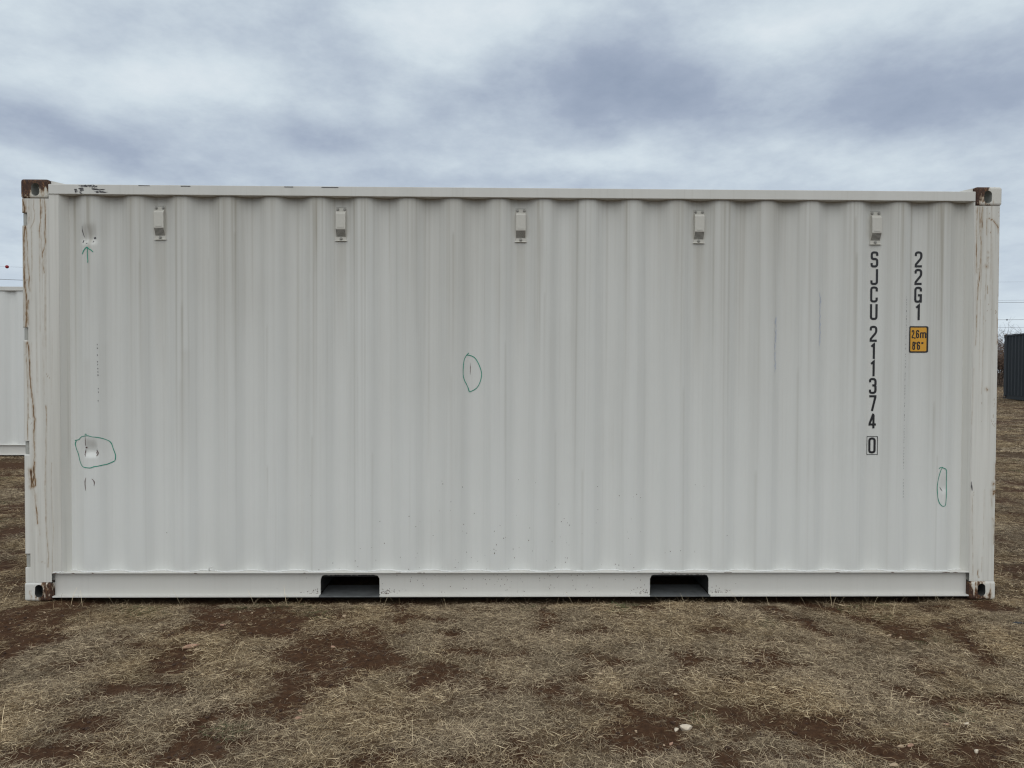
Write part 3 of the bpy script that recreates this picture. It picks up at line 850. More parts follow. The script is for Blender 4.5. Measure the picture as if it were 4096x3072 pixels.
def make_container(name, loc, rz, mats, hero=False):
    root = empty(name, loc, rz)
    # ---- frame
    for back in (False, True):
        hf = hero and not back
        side_panel(root, mats['panel'], hf, back)
        corner_post(root, mats['post'], 0.004, CAST_W, 0.228, hf, True, back)
        corner_post(root, mats['post'], LEN - CAST_W, LEN - 0.008, 5.884, hf, False, back)
        mb = MB()
        y0, y1 = (0.001, 0.061) if not back else (WID - 0.061, WID - 0.001)
        mb.box(CAST_W + 0.001, LEN - CAST_W - 0.001, y0, y1, 2.500, 2.560, 0.003)
        mb.build('top_rail', mats['rail'], root)
        bottom_rail(root, mats['lower'], back)
        for xa in (0, 1):       # sloped corner gussets on the roof
            g = MB()
            xs_ = [CAST_W + 0.001, CAST_W + 0.10]
            if xa: xs_ = [LEN - q for q in xs_]
            ya, yb = (0.03, 0.16) if not back else (WID - 0.16, WID - 0.03)
            v = []
            for yy in (ya, yb):
                v += [(xs_[0], yy, 2.561), (xs_[1], yy, 2.561), (xs_[0], yy, 2.587), (xs_[1], yy, 2.564)]
            g.add(v, [(0, 1, 3, 2), (4, 6, 7, 5), (2, 3, 7, 6), (0, 2, 6, 4), (1, 5, 7, 3)])
            g.build('corner_gusset', mats['rail'], root)
    add_castings(root, mats['cast'])
    # ---- roof sheet with shallow swages
    xs = np.linspace(CAST_W + 0.02, LEN - CAST_W - 0.02, 200)
    ys = np.array([0.05, 0.10, WID / 2, WID - 0.10, WID - 0.05])
    X, Y = np.meshgrid(xs, ys)
    Z = 2.560 + 0.012 * (0.5 + 0.5 * np.cos(X * 2 * math.pi / 0.209)) * ((Y > 0.09) & (Y < WID - 0.09))
    link('roof_sheet', grid_mesh('roof_sheet', np.stack([X, Y, Z], -1), mats['rail']), root)
    # ---- front wall
    ys = np.linspace(0.165, WID - 0.165, 160)
    zs = np.array([0.16, 2.47])
    Yg, Zg = np.meshgrid(ys, zs)
    t = np.abs((Yg % 0.25) / 0.125 - 1)
    Xg = LEN - 0.03 - 0.045 * np.clip((t - 0.25) * 2, 0, 1)
    link('front_wall', grid_mesh('front_wall', np.stack([Xg, Yg, Zg], -1), mats['panel'], smooth=False), root)
    mb = MB(); mb.box(LEN - 0.08, LEN - 0.012, CAST_D, WID - CAST_D, 0.02, 0.16, 0.002)
    mb.build('end_sill', mats['rail'], root)
    mb = MB(); mb.box(LEN - 0.08, LEN - 0.012, CAST_D, WID - CAST_D, 2.47, 2.56, 0.002)
    mb.build('end_header', mats['rail'], root)
    # ---- door end
    mb = MB(); mb.box(0.012, 0.09, CAST_D, WID - CAST_D, 0.02, 0.13, 0.002)
    mb.build('door_sill', mats['rail'], root)
    mb = MB(); mb.box(0.012, 0.09, CAST_D, WID - CAST_D, 2.45, 2.56, 0.002)
    mb.build('door_header', mats['rail'], root)
    for s in (0, 1):
        ya, yb = (0.175, WID / 2 - 0.006) if s == 0 else (WID / 2 + 0.006, WID - 0.175)
        mb = MB()
        mb.box(0.060, 0.100, ya, yb, 0.14, 0.22, 0.003); mb.box(0.060, 0.100, ya, yb, 2.36, 2.44, 0.003)
        mb.box(0.060, 0.100, ya, ya + 0.09, 0.22, 2.36); mb.box(0.060, 0.100, yb - 0.09, yb, 0.22, 2.36)
        for i in range(5):
            za = 0.24 + i * 0.425
            mb.box(0.066, 0.095, ya + 0.09, yb - 0.09, za, za + 0.30, 0.01)
        mb.box(0.085, 0.098, ya + 0.09, yb - 0.09, 0.22, 2.36)
        d = mb.build('door', mats['panel'], root)
        for f in (0.25, 0.72):
            yy = ya + (yb - ya) * f
            rod = MB(); rod.tube([(0.038, yy, 0.06), (0.038, yy, 2.51)], 0.017, 10)
            for zc in (0.3, 1.0, 1.7, 2.3):
                rod.box(0.018, 0.060, yy - 0.035, yy + 0.035, zc, zc + 0.03)
            rod.build('lock_rod', M['bolt'] if mats is not SLATE else mats['post'], d)
            hd = MB(); hd.tube([(0.02, yy, 1.05), (0.012, yy + 0.2, 1.04), (0.012, yy + 0.36, 1.02)], 0.011, 6)
            hd.build('door_handle', M['bolt'] if mats is not SLATE else mats['post'], d)
        for (za, zb_) in HINGES:
            h = MB()
            yy = 0.030 if s == 0 else WID - 0.030
            h.tube([(0.019, yy, za + 0.003), (0.019, yy, zb_ - 0.003)], 0.0165, 14)
            h.box(0.020, 0.066, min(yy, ya + 0.01) if s == 0 else ya + 0.9, yy + 0.16 if s == 0 else yy, za + 0.006, zb_ - 0.006)
            h.build('hinge', M['hinge'] if mats is not SLATE else mats['post'], root)
    # ---- floor, cross members and fork pockets
    mb = MB(); mb.box(0.10, LEN - 0.09, 0.06, WID - 0.06, 0.135, 0.165)
    mb.build('floor_deck', M['under'], root)
    for i in range(15):
        xc = 0.35 + i * (LEN - 0.7) / 14
        if any(a - 0.03 < xc < b + 0.03 for a, b in POCKETS):
            continue
        mb = MB(); mb.box(xc - 0.02, xc + 0.02, 0.05, WID - 0.05, 0.03, 0.134)
        mb.build('cross_member', M['under'], root)
    for a, b in POCKETS:
        mb = MB()
        mb.box(a - 0.010, a - 0.004, 0.045, WID - 0.045, 0.030, 0.134)
        mb.box(b + 0.004, b + 0.010, 0.045, WID - 0.045, 0.030, 0.134)
        p = mb.build('fork_pocket', M['under'], root)
        for s in (0, 1):
            mb = MB()
            y0, y1 = (0.008, 0.245) if s == 0 else (WID - 0.245, WID - 0.008)
            mb.box(a - 0.002, b + 0.002, y0, y1, 0.0195, 0.0265, 0.0015)
            mb.build('pocket_floor', M['pocket'], p)
    return root


SLATE = {'panel': M['slate'], 'post': M['slate'], 'rail': M['slate'], 'lower': M['slate'],
         'cast': {q: M['cast_slate'] for q in ('tl', 'tr', 'bl', 'br', 'far')}}
WHITES = {'panel': M['panel'], 'post': M['post'], 'rail': M['rail'], 'lower': M['lower'],
          'cast': {'tl': M['cast_tl'], 'tr': M['cast_tr'], 'bl': M['cast_bl'], 'br': M['cast_br'], 'far': M['cast_far']}}
HERO = make_container('shipping_container', (0, 0, 0), 0, WHITES, True)
tag(HERO, 'large white corrugated shipping container with rusty corners and black vertical lettering', 'container', 'shipping containers in the field')
c2 = make_container('shipping_container', (-7.215, 6.42, 0.105), 0, WHITES)
tag(c2, 'white shipping container partly hidden behind the left end of the large one', 'container', 'shipping containers in the field')
c3 = make_container('shipping_container', (23.13, 23.77, 0.355), R(-103.7), SLATE)
tag(c3, 'dark slate grey shipping container standing far off at the right edge', 'container', 'shipping containers in the field')

# ---- weld bead along the foot of the big container's side sheet
mb = MB()
rng = random.Random(4)
xs = np.arange(0.176, 5.882, 0.006)
pts = []
for x in xs:
    y = float(prof(x)) if x > 0.232 else 0.012
    pts.append((float(x), y - 0.004 + rng.uniform(-0.0012, 0.0012), 0.1785 + rng.uniform(-0.001, 0.002)))
mb.tube(pts, [0.0042 + 0.0035 * max(0, vnoise(x * 22, 0.5, 2) - 0.35) for x in xs], 5)
mb.build('weld_bead', M['bead'], HERO, smooth=True)
mb = MB(); mb.tube([(1.118, 0.040, 0.180), (1.120, 0.030, 0.192), (1.128, 0.026, 0.203), (1.145, 0.028, 0.208)], [0.004, 0.0035, 0.003, 0.002], 5)
mb.build('paint_drip', M['bead'], HERO, smooth=True)


# ------------------------------------------------------------------ marks laid on the side sheet
def rounded(pts, rads, closed=False, n=5):
    """polyline with corner radii -> smooth polyline"""
    out = []
    m = len(pts)
    for i, p in enumerate(pts):
        r = rads[i] if isinstance(rads, (list, tuple)) else rads
        if (not closed and i in (0, m - 1)) or r <= 0:
            out.append(p); continue
        a, b = pts[i - 1], pts[(i + 1) % m]
        pa = Vector((a[0] - p[0], a[1] - p[1])); pb = Vector((b[0] - p[0], b[1] - p[1]))
        r1 = min(r, pa.length * 0.49); r2 = min(r, pb.length * 0.49)
        s = Vector(p) + pa.normalized() * r1; e = Vector(p) + pb.normalized() * r2
        for j in range(n + 1):
            t = j / n
            q = s * (1 - t) ** 2 + Vector(p) * 2 * t * (1 - t) + e * t * t
            out.append((q.x, q.y))
    return out


def ribbon(mb, pts, w, eps, step=0.008, yfun=None, closed=False):
    """flat stroke of width w (number or list) following pts=(x,z), laid on the sheet with offset eps"""
    yfun = yfun or surf
    if closed:
        pts = list(pts) + [pts[0]]
    ws = list(w) if isinstance(w, (list, tuple)) else [w] * len(pts)
    P, W_ = [], []
    for i in range(len(pts) - 1):
        a, b = Vector(pts[i]), Vector(pts[i + 1])
        n = max(1, int((b - a).length / step))
        for j in range(n):
            t = j / n
            P.append(a.lerp(b, t)); W_.append(ws[i] * (1 - t) + ws[i + 1] * t)
    P.append(Vector(pts[-1])); W_.append(ws[-1])
    vv = []
    N = len(P)
    for i in range(N):
        if closed:
            d0 = P[i] - P[i - 1] if i > 0 else P[0] - P[N - 2]
            d1 = P[i + 1] - P[i] if i < N - 1 else P[1] - P[0]
        else:
            d0 = P[i] - P[i - 1] if i > 0 else P[1] - P[0]
            d1 = P[i + 1] - P[i] if i < N - 1 else P[-1] - P[-2]
        d0 = d0.normalized(); d1 = d1.normalized()
        t = d0 + d1
        t = t.normalized() if t.length > 1e-6 else d1
        nrm = Vector((-t.y, t.x))
        k = 1 / max(0.45, nrm.dot(Vector((-d1.y, d1.x))))
        vv.append(P[i] + nrm * W_[i] / 2 * k); vv.append(P[i] - nrm * W_[i] / 2 * k)
    ar = np.array([(q.x, q.y) for q in vv])
    y = yfun(ar[:, 0], ar[:, 1]) - eps
    mb.add([(a, float(b), c) for (a, c), b in zip(ar, y)], [(2 * i, 2 * i + 1, 2 * i + 3, 2 * i + 2) for i in range(N - 1)])


GLYPH = {   # strokes on a unit box (u right, v up), corner radius in metres of a 100 mm letter
    'S': [([(1, .76), (1, 1), (0, 1), (0, .53), (1, .53), (1, 0), (0, 0), (0, .24)], .014)],
    'J': [([(1, 1.06), (1, 0), (0, 0), (0, .25)], .014)],
    'C': [([(1, .72), (1, 1), (0, 1), (0, 0), (1, 0), (1, .28)], .014)],
    'U': [([(0, 1.06), (0, 0), (1, 0), (1, 1.06)], .014)],
    '2': [([(0, .74), (0, 1), (1, 1), (1, .60), (0, .12), (0, 0), (1.12, 0)], [0, .016, .016, .012, .004, 0, 0])],
    '1': [([(.62, -.06), (.62, 1.0), (.15, .83)], 0), ([(.62, 1.06), (.62, .9)], 0)],
    '3': [([(0, .76), (0, 1), (1, 1), (1, .54), (.42, .54)], [0, .016, .016, .010, 0]), ([(.42, .54), (1, .54), (1, 0), (0, 0), (0, .24)], [0, .010, .016, .016, 0])],
    '7': [([(-.12, 1), (1.0, 1), (1.0, .93), (.42, -.06)], 0)],
    '4': [([(.72, -.06), (.72, .9)], 0), ([(.70, 1.0), (0, .27), (0, .22), (1.16, .22)], 0)],
    'G': [([(1, .74), (1, 1), (0, 1), (0, 0), (.7, 0), (.95, .12)], [0, .016, .016, .014, .006, 0]), ([(1, -.06), (1, .46), (.48, .46)], 0)],
    '0': [('closed', [(0, 0), (1, 0), (1, 1), (0, 1)], .014)],
    '6': [('closed', [(0, 0), (1, 0), (1, .56), (0, .56)], .014), ([(0, .4), (0, 1), (1, 1), (1, .76)], .014)],
    '8': [('closed', [(0, 0), (1, 0), (1, .53), (0, .53)], .014), ('closed', [(.06, .53), (.94, .53), (.94, 1), (.06, 1)], .014)],
    'm': [([(0, -.06), (0, .72)], 0), ([(0, .6), (.1, .68), (.5, .68), (.5, -.06)], [0, .01, .012, 0]), ([(.5, .6), (.6, .68), (1, .68), (1, -.06)], [0, .01, .012, 0])],
    ',': [([(.5, .06), (.42, -.18)], 0)],
    "'": [([(.5, 1.0), (.46, .74)], 0)],
    '"': [([(.25, 1.0), (.22, .74)], 0), ([(.8, 1.0), (.76, .74)], 0)],
}


def glyph(ch, cx, cz, w, h, stroke, parent, eps):
    mb = MB()
    cw, chh = w - stroke, h - stroke
    k = h / 0.098

    def mp(p):
        return (cx - cw / 2 + p[0] * cw, cz - chh / 2 + p[1] * chh)
    for i, s in enumerate(GLYPH[ch]):
        closed = s[0] == 'closed'
        pts = [mp(p) for p in (s[1] if closed else s[0])]
        rr = s[2] if closed else s[1]
        rr = [q * k for q in rr] if isinstance(rr, list) else rr * k
        ribbon(mb, rounded(pts, rr, closed), stroke, eps + 0.0003 * i, 0.012, closed=closed)
    return mb.build('character', M['black'], parent)


MARK = empty('vertical_serial_number'); MARK.parent = HERO
XC = 5.286
for ch, z in zip('SJCU211374', (2.135, 2.026, 1.917, 1.808, 1.672, 1.563, 1.455, 1.346, 1.238, 1.129)):
    zz = 1.435 + (z - 1.435) * 1.0115
    glyph(ch, XC, zz, 0.0485, 0.1015, 0.0138, MARK, 0.0015)
glyph('0', XC, 1.435 + (0.973 - 1.435) * 1.0115, 0.047, 0.1015, 0.0138, MARK, 0.0015)
mb = MB()
bx, bz0, bz1 = 0.0335, 1.435 + (0.916 - 1.435) * 1.0115, 1.435 + (1.029 - 1.435) * 1.0115
ribbon(mb, [(XC - bx, bz0), (XC + bx, bz0), (XC + bx, bz1), (XC - bx, bz1)], 0.0036, 0.0015, closed=True)
mb.build('number_frame', M['black'], MARK)
MARK2 = empty('vertical_size_code'); MARK2.parent = HERO
XD = 5.567
for ch, z in zip('22G1', (2.137, 2.028, 1.917, 1.807)):
    glyph(ch, XD + (0.002 if ch == '1' else 0), 1.435 + (z - 1.435) * 1.0115, 0.0485, 0.1015, 0.0138, MARK2, 0.0015)

# height placard: black border, amber field
def placard_sheet(x0, x1, z0, z1, r, eps, mat, name, parent):
    """rounded rectangle following the sheet: vertical strips"""
    xs_ = sorted(set([x0 + r * (1 - math.cos(a * math.pi / 12)) for a in range(7)] + [x1 - r * (1 - math.cos(a * math.pi / 12)) for a in range(7)] + list(np.linspace(x0 + r, x1 - r, 14))))
    mb = MB()
    v = []
    for x in xs_:
        e = min(x - x0, x1 - x)
        q = 0 if e >= r else r - math.sqrt(max(0, r * r - (r - e) ** 2))
        y = float(prof(x)) - eps
        v += [(x, y, z0 + q), (x, y, z1 - q)]
    mb.add(v, [(2 * i, 2 * i + 2, 2 * i + 3, 2 * i + 1) for i in range(len(xs_) - 1)])
    return mb.build(name, mat, parent)


px0, px1 = 5.507, 5.627
pz0, pz1 = 1.435 + (1.555 - 1.435) * 1.009, 1.435 + (1.721 - 1.435) * 1.009
PL = placard_sheet(px0, px1, pz0, pz1, 0.010, 0.0022, M['black'], 'height_placard', HERO)
tag(PL, 'amber placard with black border giving the height in metres and feet')
placard_sheet(px0 + 0.0095, px1 - 0.009, pz0 + 0.009, pz1 - 0.009, 0.006, 0.0030, M['amber'], 'amber_field', PL)
zr1, zr2 = pz1 - 0.050, pz1 - 0.123
for ch, x, w in (('2', 5.5360, 0.019), (',', 5.5495, 0.014), ('6', 5.5660, 0.020), ('m', 5.5990, 0.035)):
    glyph(ch, x, zr1, w, 0.052, 0.0076, PL, 0.0038)
for ch, x, w in (('8', 5.5420, 0.020), ("'", 5.5565, 0.014), ('6', 5.5730, 0.020), ('"', 5.5960, 0.015)):
    glyph(ch, x, zr2, w, 0.052, 0.0076, PL, 0.0038)

# green paint-marker circles and arrow
def smooth_line(pts, n=4):
    P = [Vector(p) for p in pts]
    out = []
    for i in range(len(P) - 1):
        p0, p1, p2, p3 = P[max(i - 1, 0)], P[i], P[i + 1], P[min(i + 2, len(P) - 1)]
        for j in range(n):
            t = j / n
            out.append(0.5 * ((2 * p1) + (p2 - p0) * t + (2 * p0 - 5 * p1 + 4 * p2 - p3) * t * t + (3 * p1 - p0 - 3 * p2 + p3) * t ** 3))
    out.append(P[-1])
    return [(q.x, q.y) for q in out]


def marker(name, keys, w, mat, lab=None, eps=0.0018):
    mb = MB()
    rg = random.Random(len(keys) * 7)
    for i, kk in enumerate(keys):
        pts = smooth_line(GREEN[kk])
        ww = [w * (0.85 + 0.5 * float(vnoise(j * 0.23, i * 3.3, 4)) - 0.2) for j in range(len(pts))]
        ribbon(mb, pts, ww, eps + 0.0003 * i, 0.01)
    o = mb.build(name, mat, HERO)
    if lab: o['label'] = lab
    return o


marker('marker_arrow', ['arrow_shaft', 'arrow_l', 'arrow_r'], 0.0058, M['green'], 'green arrow drawn with a paint marker below a dent')
marker('marker_circle', ['blob_a', 'blob_b', 'blob_c'], 0.0052, M['green'], 'green marker circle around a torn dent')
marker('marker_circle', ['leaf_l', 'leaf_r'], 0.0050, M['green'], 'green leaf shaped marker outline in the middle of the side')
marker('marker_circle', ['right_l', 'right_r'], 0.0046, M['green'], 'narrow green marker loop near the right post')

# scuffs, tears and scrapes
def scuffs(name, lines, mat, w, yfun=None, eps=0.0014, taper=True):
    mb = MB()
    for i, (pts, ww) in enumerate(lines):
        s = smooth_line(pts, 3) if len(pts) > 2 else pts
        n = len(s)
        wl = [(ww or w) * (0.45 + 0.9 * float(vnoise(j * 0.9, i * 2.1, 8))) * (0.4 + 1.2 * min(j, n - 1 - j) / max(1, n - 1) if taper and n > 2 else 1) for j in range(n)]
        ribbon(mb, s, wl, eps + 0.0002 * (i % 4), 0.006, yfun)
    o = mb.build(name, mat, HERO)
    return o


scuffs('scuff_mark', [(DARK['d1'], 0.004), (DARK['d1b'], 0.010), (DARK['d1c'], 0.005), (DARK['d1d'], 0.005), (DARK['d1e'], 0.005)], M['scuff'], 0.005)
scuffs('scuff_mark', [(DARK['dentline'], 0.0035), (DARK['dentdot'], 0.008), (DARK['dentarcL'], 0.005), (DARK['dentarcR'], 0.009), (DARK['dentarcR2'], 0.007)], M['scuff_brown'], 0.005)
scuffs('scuff_mark', [(DARK['under_l'], 0.006), (DARK['under_r'], 0.006)], M['scuff_brown'], 0.005)
scuffs('scuff_mark', [(DARK['leaf'], 0.0035)], M['scuff_brown'], 0.004)
scuffs('scuff_mark', [(DARK['rtick'], 0.0045)], M['scuff'], 0.004)
flat = lambda yv: (lambda x, z: np.full(np.shape(x), yv))
scuffs('scuff_mark', [(DARK['rpost'], 0.007)], M['scuff'], 0.006, flat(0.004))
rs = []
rr_ = random.Random(31)
for q, w, cnt in (('a', 0.004, 46), ('b', 0.006, 18), ('c', 0.007, 12), ('d', 0.0035, 30), ('e', 0.003, 20), ('f', 0.004, 5)):
    L_ = RAIL[q]
    for i in range(cnt):
        j = rr_.randrange(len(L_) - 1); t = rr_.random()
        x = L_[j][0] + (L_[j + 1][0] - L_[j][0]) * t; z = L_[j][1] + (L_[j + 1][1] - L_[j][1]) * t + rr_.gauss(0, w * 0.7)
        rs.append(([(x, z), (x + rr_.uniform(0.004, 0.022), z + rr_.gauss(0, 0.0012))], rr_.uniform(0.0012, 0.0034)))
scuffs('scuff_mark', rs, M['scuff'], 0.003, flat(0.001), taper=False)
scuffs('scuff_mark', [(RAIL[q], 0.0042) for q in ('g', 'h', 'i', 'j')], M['scuff'], 0.006, flat(0.001))
scuffs('scuff_mark', [([(x, z + 0.004), (x + 0.001, z - 0.004)], 0.0045) for x, z in DOTS_L], M['dot'], 0.004, taper=False)
ds = []
rg = random.Random(12)
for (a, b) in zip(DASH_R[:-1], DASH_R[1:]):
    n = max(1, int(abs(a[1] - b[1]) / 0.017))
    for i in range(n):
        if rg.random() < 0.25: continue
        t = (i + rg.uniform(0, 0.3)) / n
        x = a[0] + (b[0] - a[0]) * t + rg.uniform(-0.0012, 0.0012); z = a[1] + (b[1] - a[1]) * t
        ds.append(([(x, z), (x - 0.0012, z - rg.uniform(0.004, 0.012))], rg.uniform(0.0018, 0.0034)))
scuffs('scraped_line', ds, M['dot'], 0.003, taper=False)
bl = []
for (x0, z0, z1) in ((4.935, 1.93, 1.62), (4.655, 1.78, 1.45)):
    z = z0
    while z > z1:
        bl.append(([(x0 + rg.uniform(-0.007, 0.007), z), (x0 + rg.uniform(-0.007, 0.007), z - rg.uniform(0.01, 0.03))], rg.uniform(0.0015, 0.003)))
        z -= rg.uniform(0.004, 0.012)
scuffs('faded_chalk_mark', bl, M['blue'], 0.003, taper=False)
ch = []
for (x, ln) in ((0.19, .03), (0.30, .018), (0.42, .012), (1.05, .02), (1.72, .014), (2.30, .03), (2.43, .03), (2.46, .012), (3.95, .012), (3.99, .006), (4.03, .010), (4.36, .05), (5.05, .03), (5.40, .02), (5.74, .05), (5.80, .03)):
    ch.append(([(x - ln / 2, 0.1738), (x, 0.1742), (x + ln / 2, 0.1736)], 0.0042))
scuffs('rust_chip', ch, M['chip'], 0.004, flat(0.003), 0.0008)
sp = []
for i in range(400):
    x = rg.gauss(3.0, 0.6) if i < 200 else rg.choice([1.79, 2.21, 3.85, 4.28]) + rg.gauss(0, 0.05); z = rg.choice([rg.uniform(0.04, 0.165), 0.18 + abs(rg.gauss(0, 0.25))]) if i < 200 else 0.034 + abs(rg.gauss(0, 0.016))
    sp.append((x, z))
mb = MB()
for x, z in sp:
    r_ = rg.uniform(0.0012, 0.003)
    y = 0.0344 if z < 0.17 else float(surf(x, z)) - 0.0012
    if z < 0.17 and any(a - 0.01 < x < b + 0.01 for a, b in POCKETS): continue
    mb.add([(x - r_, y, z), (x, y, z - r_ * 1.3), (x + r_, y, z), (x, y, z + r_ * 1.3)], [(0, 1, 2, 3)])
tag(mb.build('mud_speck', M['scuff_brown'], HERO), kind='stuff')


# ------------------------------------------------------------------ ventilators
def vent_parts():
    s = MB(); s.box(-0.039, 0.039, -0.0025, 0.002, -0.100, 0.106, 0.0015)
    c = MB()
    c.box(-0.033, 0.033, -0.006, -0.0026, -0.102, 0.099, 0.001)
    hw = 0.0295
    prf = [(-0.0061, 0.081), (-0.022, 0.069), (-0.026, 0.060), (-0.0275, -0.033), (-0.026, -0.037)]
    v = [(sx * hw, y, z) for sx in (-1, 1) for y, z in prf]
    n = len(prf)
    c.add(v, [(i, i + 1, n + i + 1, n + i) for i in range(n - 1)])
    for sx in (0, 1):
        b = sx * n
        side = [v[b + i] for i in range(n)] + [((-1 if not sx else 1) * hw, -0.0061, -0.080)]
        c.add(side, [tuple(range(n + 1)) if not sx else tuple(reversed(range(n + 1)))])
    c.box(-0.018, 0.018, -0.0290, -0.0272, -0.027, -0.015, 0.0007)       # raised name pad
    c.add([(-0.040, -0.012, -0.105), (0.040, -0.012, -0.105), (0.034, -0.006, -0.099), (-0.034, -0.006, -0.099)], [(0, 1, 2, 3)])
    g = MB()
    p0, p1 = Vector((0, -0.0255, -0.037)), Vector((0, -0.0068, -0.080))
    nr = Vector((0, -0.043, -0.019)).normalized()
    for i in range(9):                                            # lattice in front of a dark throat
        x = -0.028 + 0.056 * i / 8
        g.add([(x - 0.0010, p0.y, p0.z), (x + 0.0010, p0.y, p0.z), (x + 0.0010, p1.y, p1.z), (x - 0.0010, p1.y, p1.z)], [(0, 3, 2, 1)])
    for i in range(9):
        q = p0.lerp(p1, i / 8)
        d = (p1 - p0).normalized() * 0.0008
        a, b = q - d + nr * 0.0004, q + d + nr * 0.0004
        g.add([(-0.0285, a.y, a.z), (0.0285, a.y, a.z), (0.0285, b.y, b.z), (-0.0285, b.y, b.z)], [(0, 3, 2, 1)])
    t = MB()  # black sheet that paints the shade inside the vent
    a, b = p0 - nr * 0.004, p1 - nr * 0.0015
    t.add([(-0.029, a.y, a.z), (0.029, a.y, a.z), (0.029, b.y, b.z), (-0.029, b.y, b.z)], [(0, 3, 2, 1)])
    bo = MB(); bo.tube([(0, -0.006, 0), (0, -0.009, 0)], 0.0095, 10); bo.tube([(0, -0.009, 0), (0, -0.015, 0)], [0.0062, 0.0052], 6)
    return (s.mesh('sealant', mat=M['sealant']), c.mesh('ventilator', mat=M['vent']), g.mesh('grille', mat=M['vent']),
            t.mesh('throat_shade', mat=M['black']), bo.mesh('bolt', mat=M['bolt']))


VS, VC, VG, VT, VB = vent_parts()
for i in range(5):
    v = link('ventilator', VC, HERO, (0.8216 + i * 4 * PITCH_X, Y_REC, 2.340))
    v.rotation_euler = (0, R((-0.6, 0.3, 0.0, 0.5, -0.3)[i]), 0)
    link('sealant', VS, v); link('grille', VG, v); link('throat_shade', VT, v)
    for bx_, bz_ in ((-0.0215, 0.090), (0.0215, 0.090), (0.0, -0.091)):
        b = link('bolt', VB, v, (bx_, 0, bz_)); b.rotation_euler = (0, random.uniform(0, 3), 0)

# ------------------------------------------------------------------ ground
BARE_A = np.array(BARE)


def bare_mask(x, y):
    """1 on open soil, 0 under dense dry grass"""
    x, y = np.asarray(x, float), np.asarray(y, float)
    wx = x + 0.10 * (fbm(x * 5, y * 5, 21) - 0.5) * 2 + 0.07 * (fbm(x * 19, y * 19, 27) - 0.5) * 2
    wy = y + 0.10 * (fbm(x * 5, y * 5, 24) - 0.5) * 2 + 0.07 * (fbm(x * 19, y * 19, 29) - 0.5) * 2
    m = np.zeros(np.broadcast(x, y).shape)
    for cx, cy, rx, ry in BARE_A:
        d = ((wx - cx) / (rx * 1.08)) ** 2 + ((wy - cy) / (ry * 1.08)) ** 2
        m = np.maximum(m, np.clip((1.45 - d) * 1.3, 0, 1))
    n = np.clip((fbm(x * 2.2, y * 2.2, 33) - 0.58) * 9, 0, 1)        # further open spots, also away from the measured ones
    small = np.clip((fbm(x * 6, y * 7.5, 38) - 0.565) * 9, 0, 1)
    m = np.maximum(m, n * 0.8 * ((y > 0.05) | (y < -1.95)))
    m = np.maximum(m, small * 0.85)
    return np.clip(m, 0, 1)


def ground_z(x, y):
    x, y = np.asarray(x, float), np.asarray(y, float)
    z = np.where(y > 2.5, 0.027 * (np.minimum(y, 6.4) - 2.5), 0) + np.where(y > 6.4, 0.0147 * (np.minimum(y, 45) - 6.4), 0)
    far = np.clip((np.abs(y) - 45) / 100, 0, 1)
    bumps = 0.045 * (fbm(x * 1.3, y * 1.3, 2) - 0.5) + 0.022 * (fbm(x * 6, y * 6, 5, 3) - 0.5) + 0.010 * (fbm(x * 25, y * 25, 7, 3) - 0.5)
    inside = (np.clip((x + 0.25) / 0.25, 0, 1) * np.clip((6.31 - x) / 0.25, 0, 1) * np.clip((y + 0.10) / 0.10, 0, 1) * np.clip((2.7 - y) / 0.25, 0, 1))
    bumps = bumps * (1 - 0.9 * inside) - 0.030 * inside * np.clip((x - 0.22) / 0.3, 0, 1) * np.clip((5.84 - x) / 0.3, 0, 1)
    bumps = bumps + (0.016 * (fbm(x * 38, y * 38, 9, 3) - 0.5) - 0.006) * bare_mask(x, y) * (1 - inside)
    bumps = bumps * (1 - far)
    return z + bumps - 0.004


def soil_material():
    m, k, b = principled('brown soil and thatch')
    co = k.n('ShaderNodeTexCoord').outputs['Object']
    bare = attr(k, 'bare')
    n1 = k.noise(co, 3.0, 5, 0.6)
    n2 = k.noise(co, 45.0, 5, 0.65)
    n3 = k.noise(co, 260.0, 3, 0.6)
    soil = k.ramp(n2, [(0.25, (0.036, 0.0172, 0.0088)), (0.55, (0.082, 0.041, 0.0205)), (0.8, (0.145, 0.080, 0.042))])
    soil = k.mix(k.math('MULTIPLY', k.step(n1, 0.5, 0.75), 0.35), soil, (0.115, 0.07, 0.042))
    thatch = k.ramp(n2, [(0.2, (0.040, 0.022, 0.012)), (0.5, (0.088, 0.054, 0.029)), (0.8, (0.19, 0.135, 0.078))])
    thatch = k.mix(k.step(n3, 0.45, 0.75), thatch, (0.085, 0.053, 0.030))
    thatch = k.mix(k.math('MULTIPLY', k.step(k.noise(co, 0.35, 4, 0.6), 0.4, 0.7), 0.5), thatch, (0.12, 0.076, 0.042))
    c = k.mix(k.step(k.math('ADD', bare, k.math('MULTIPLY', k.math('SUBTRACT', n2, 0.5), 0.5)), 0.15, 0.6), thatch, soil)
    k.t.links.new(c, b.inputs['Base Color'])
    b.inputs['Roughness'].default_value = 0.95
    b.inputs['Specular IOR Level'].default_value = 0.15
    bump(k, b, k.math('ADD', n2, k.math('MULTIPLY', n3, 0.4)), 0.9, 0.012)
    return m


def spaced(segs):
    return np.unique(np.round(np.concatenate([np.arange(a, b, s) for a, b, s in segs]), 4))


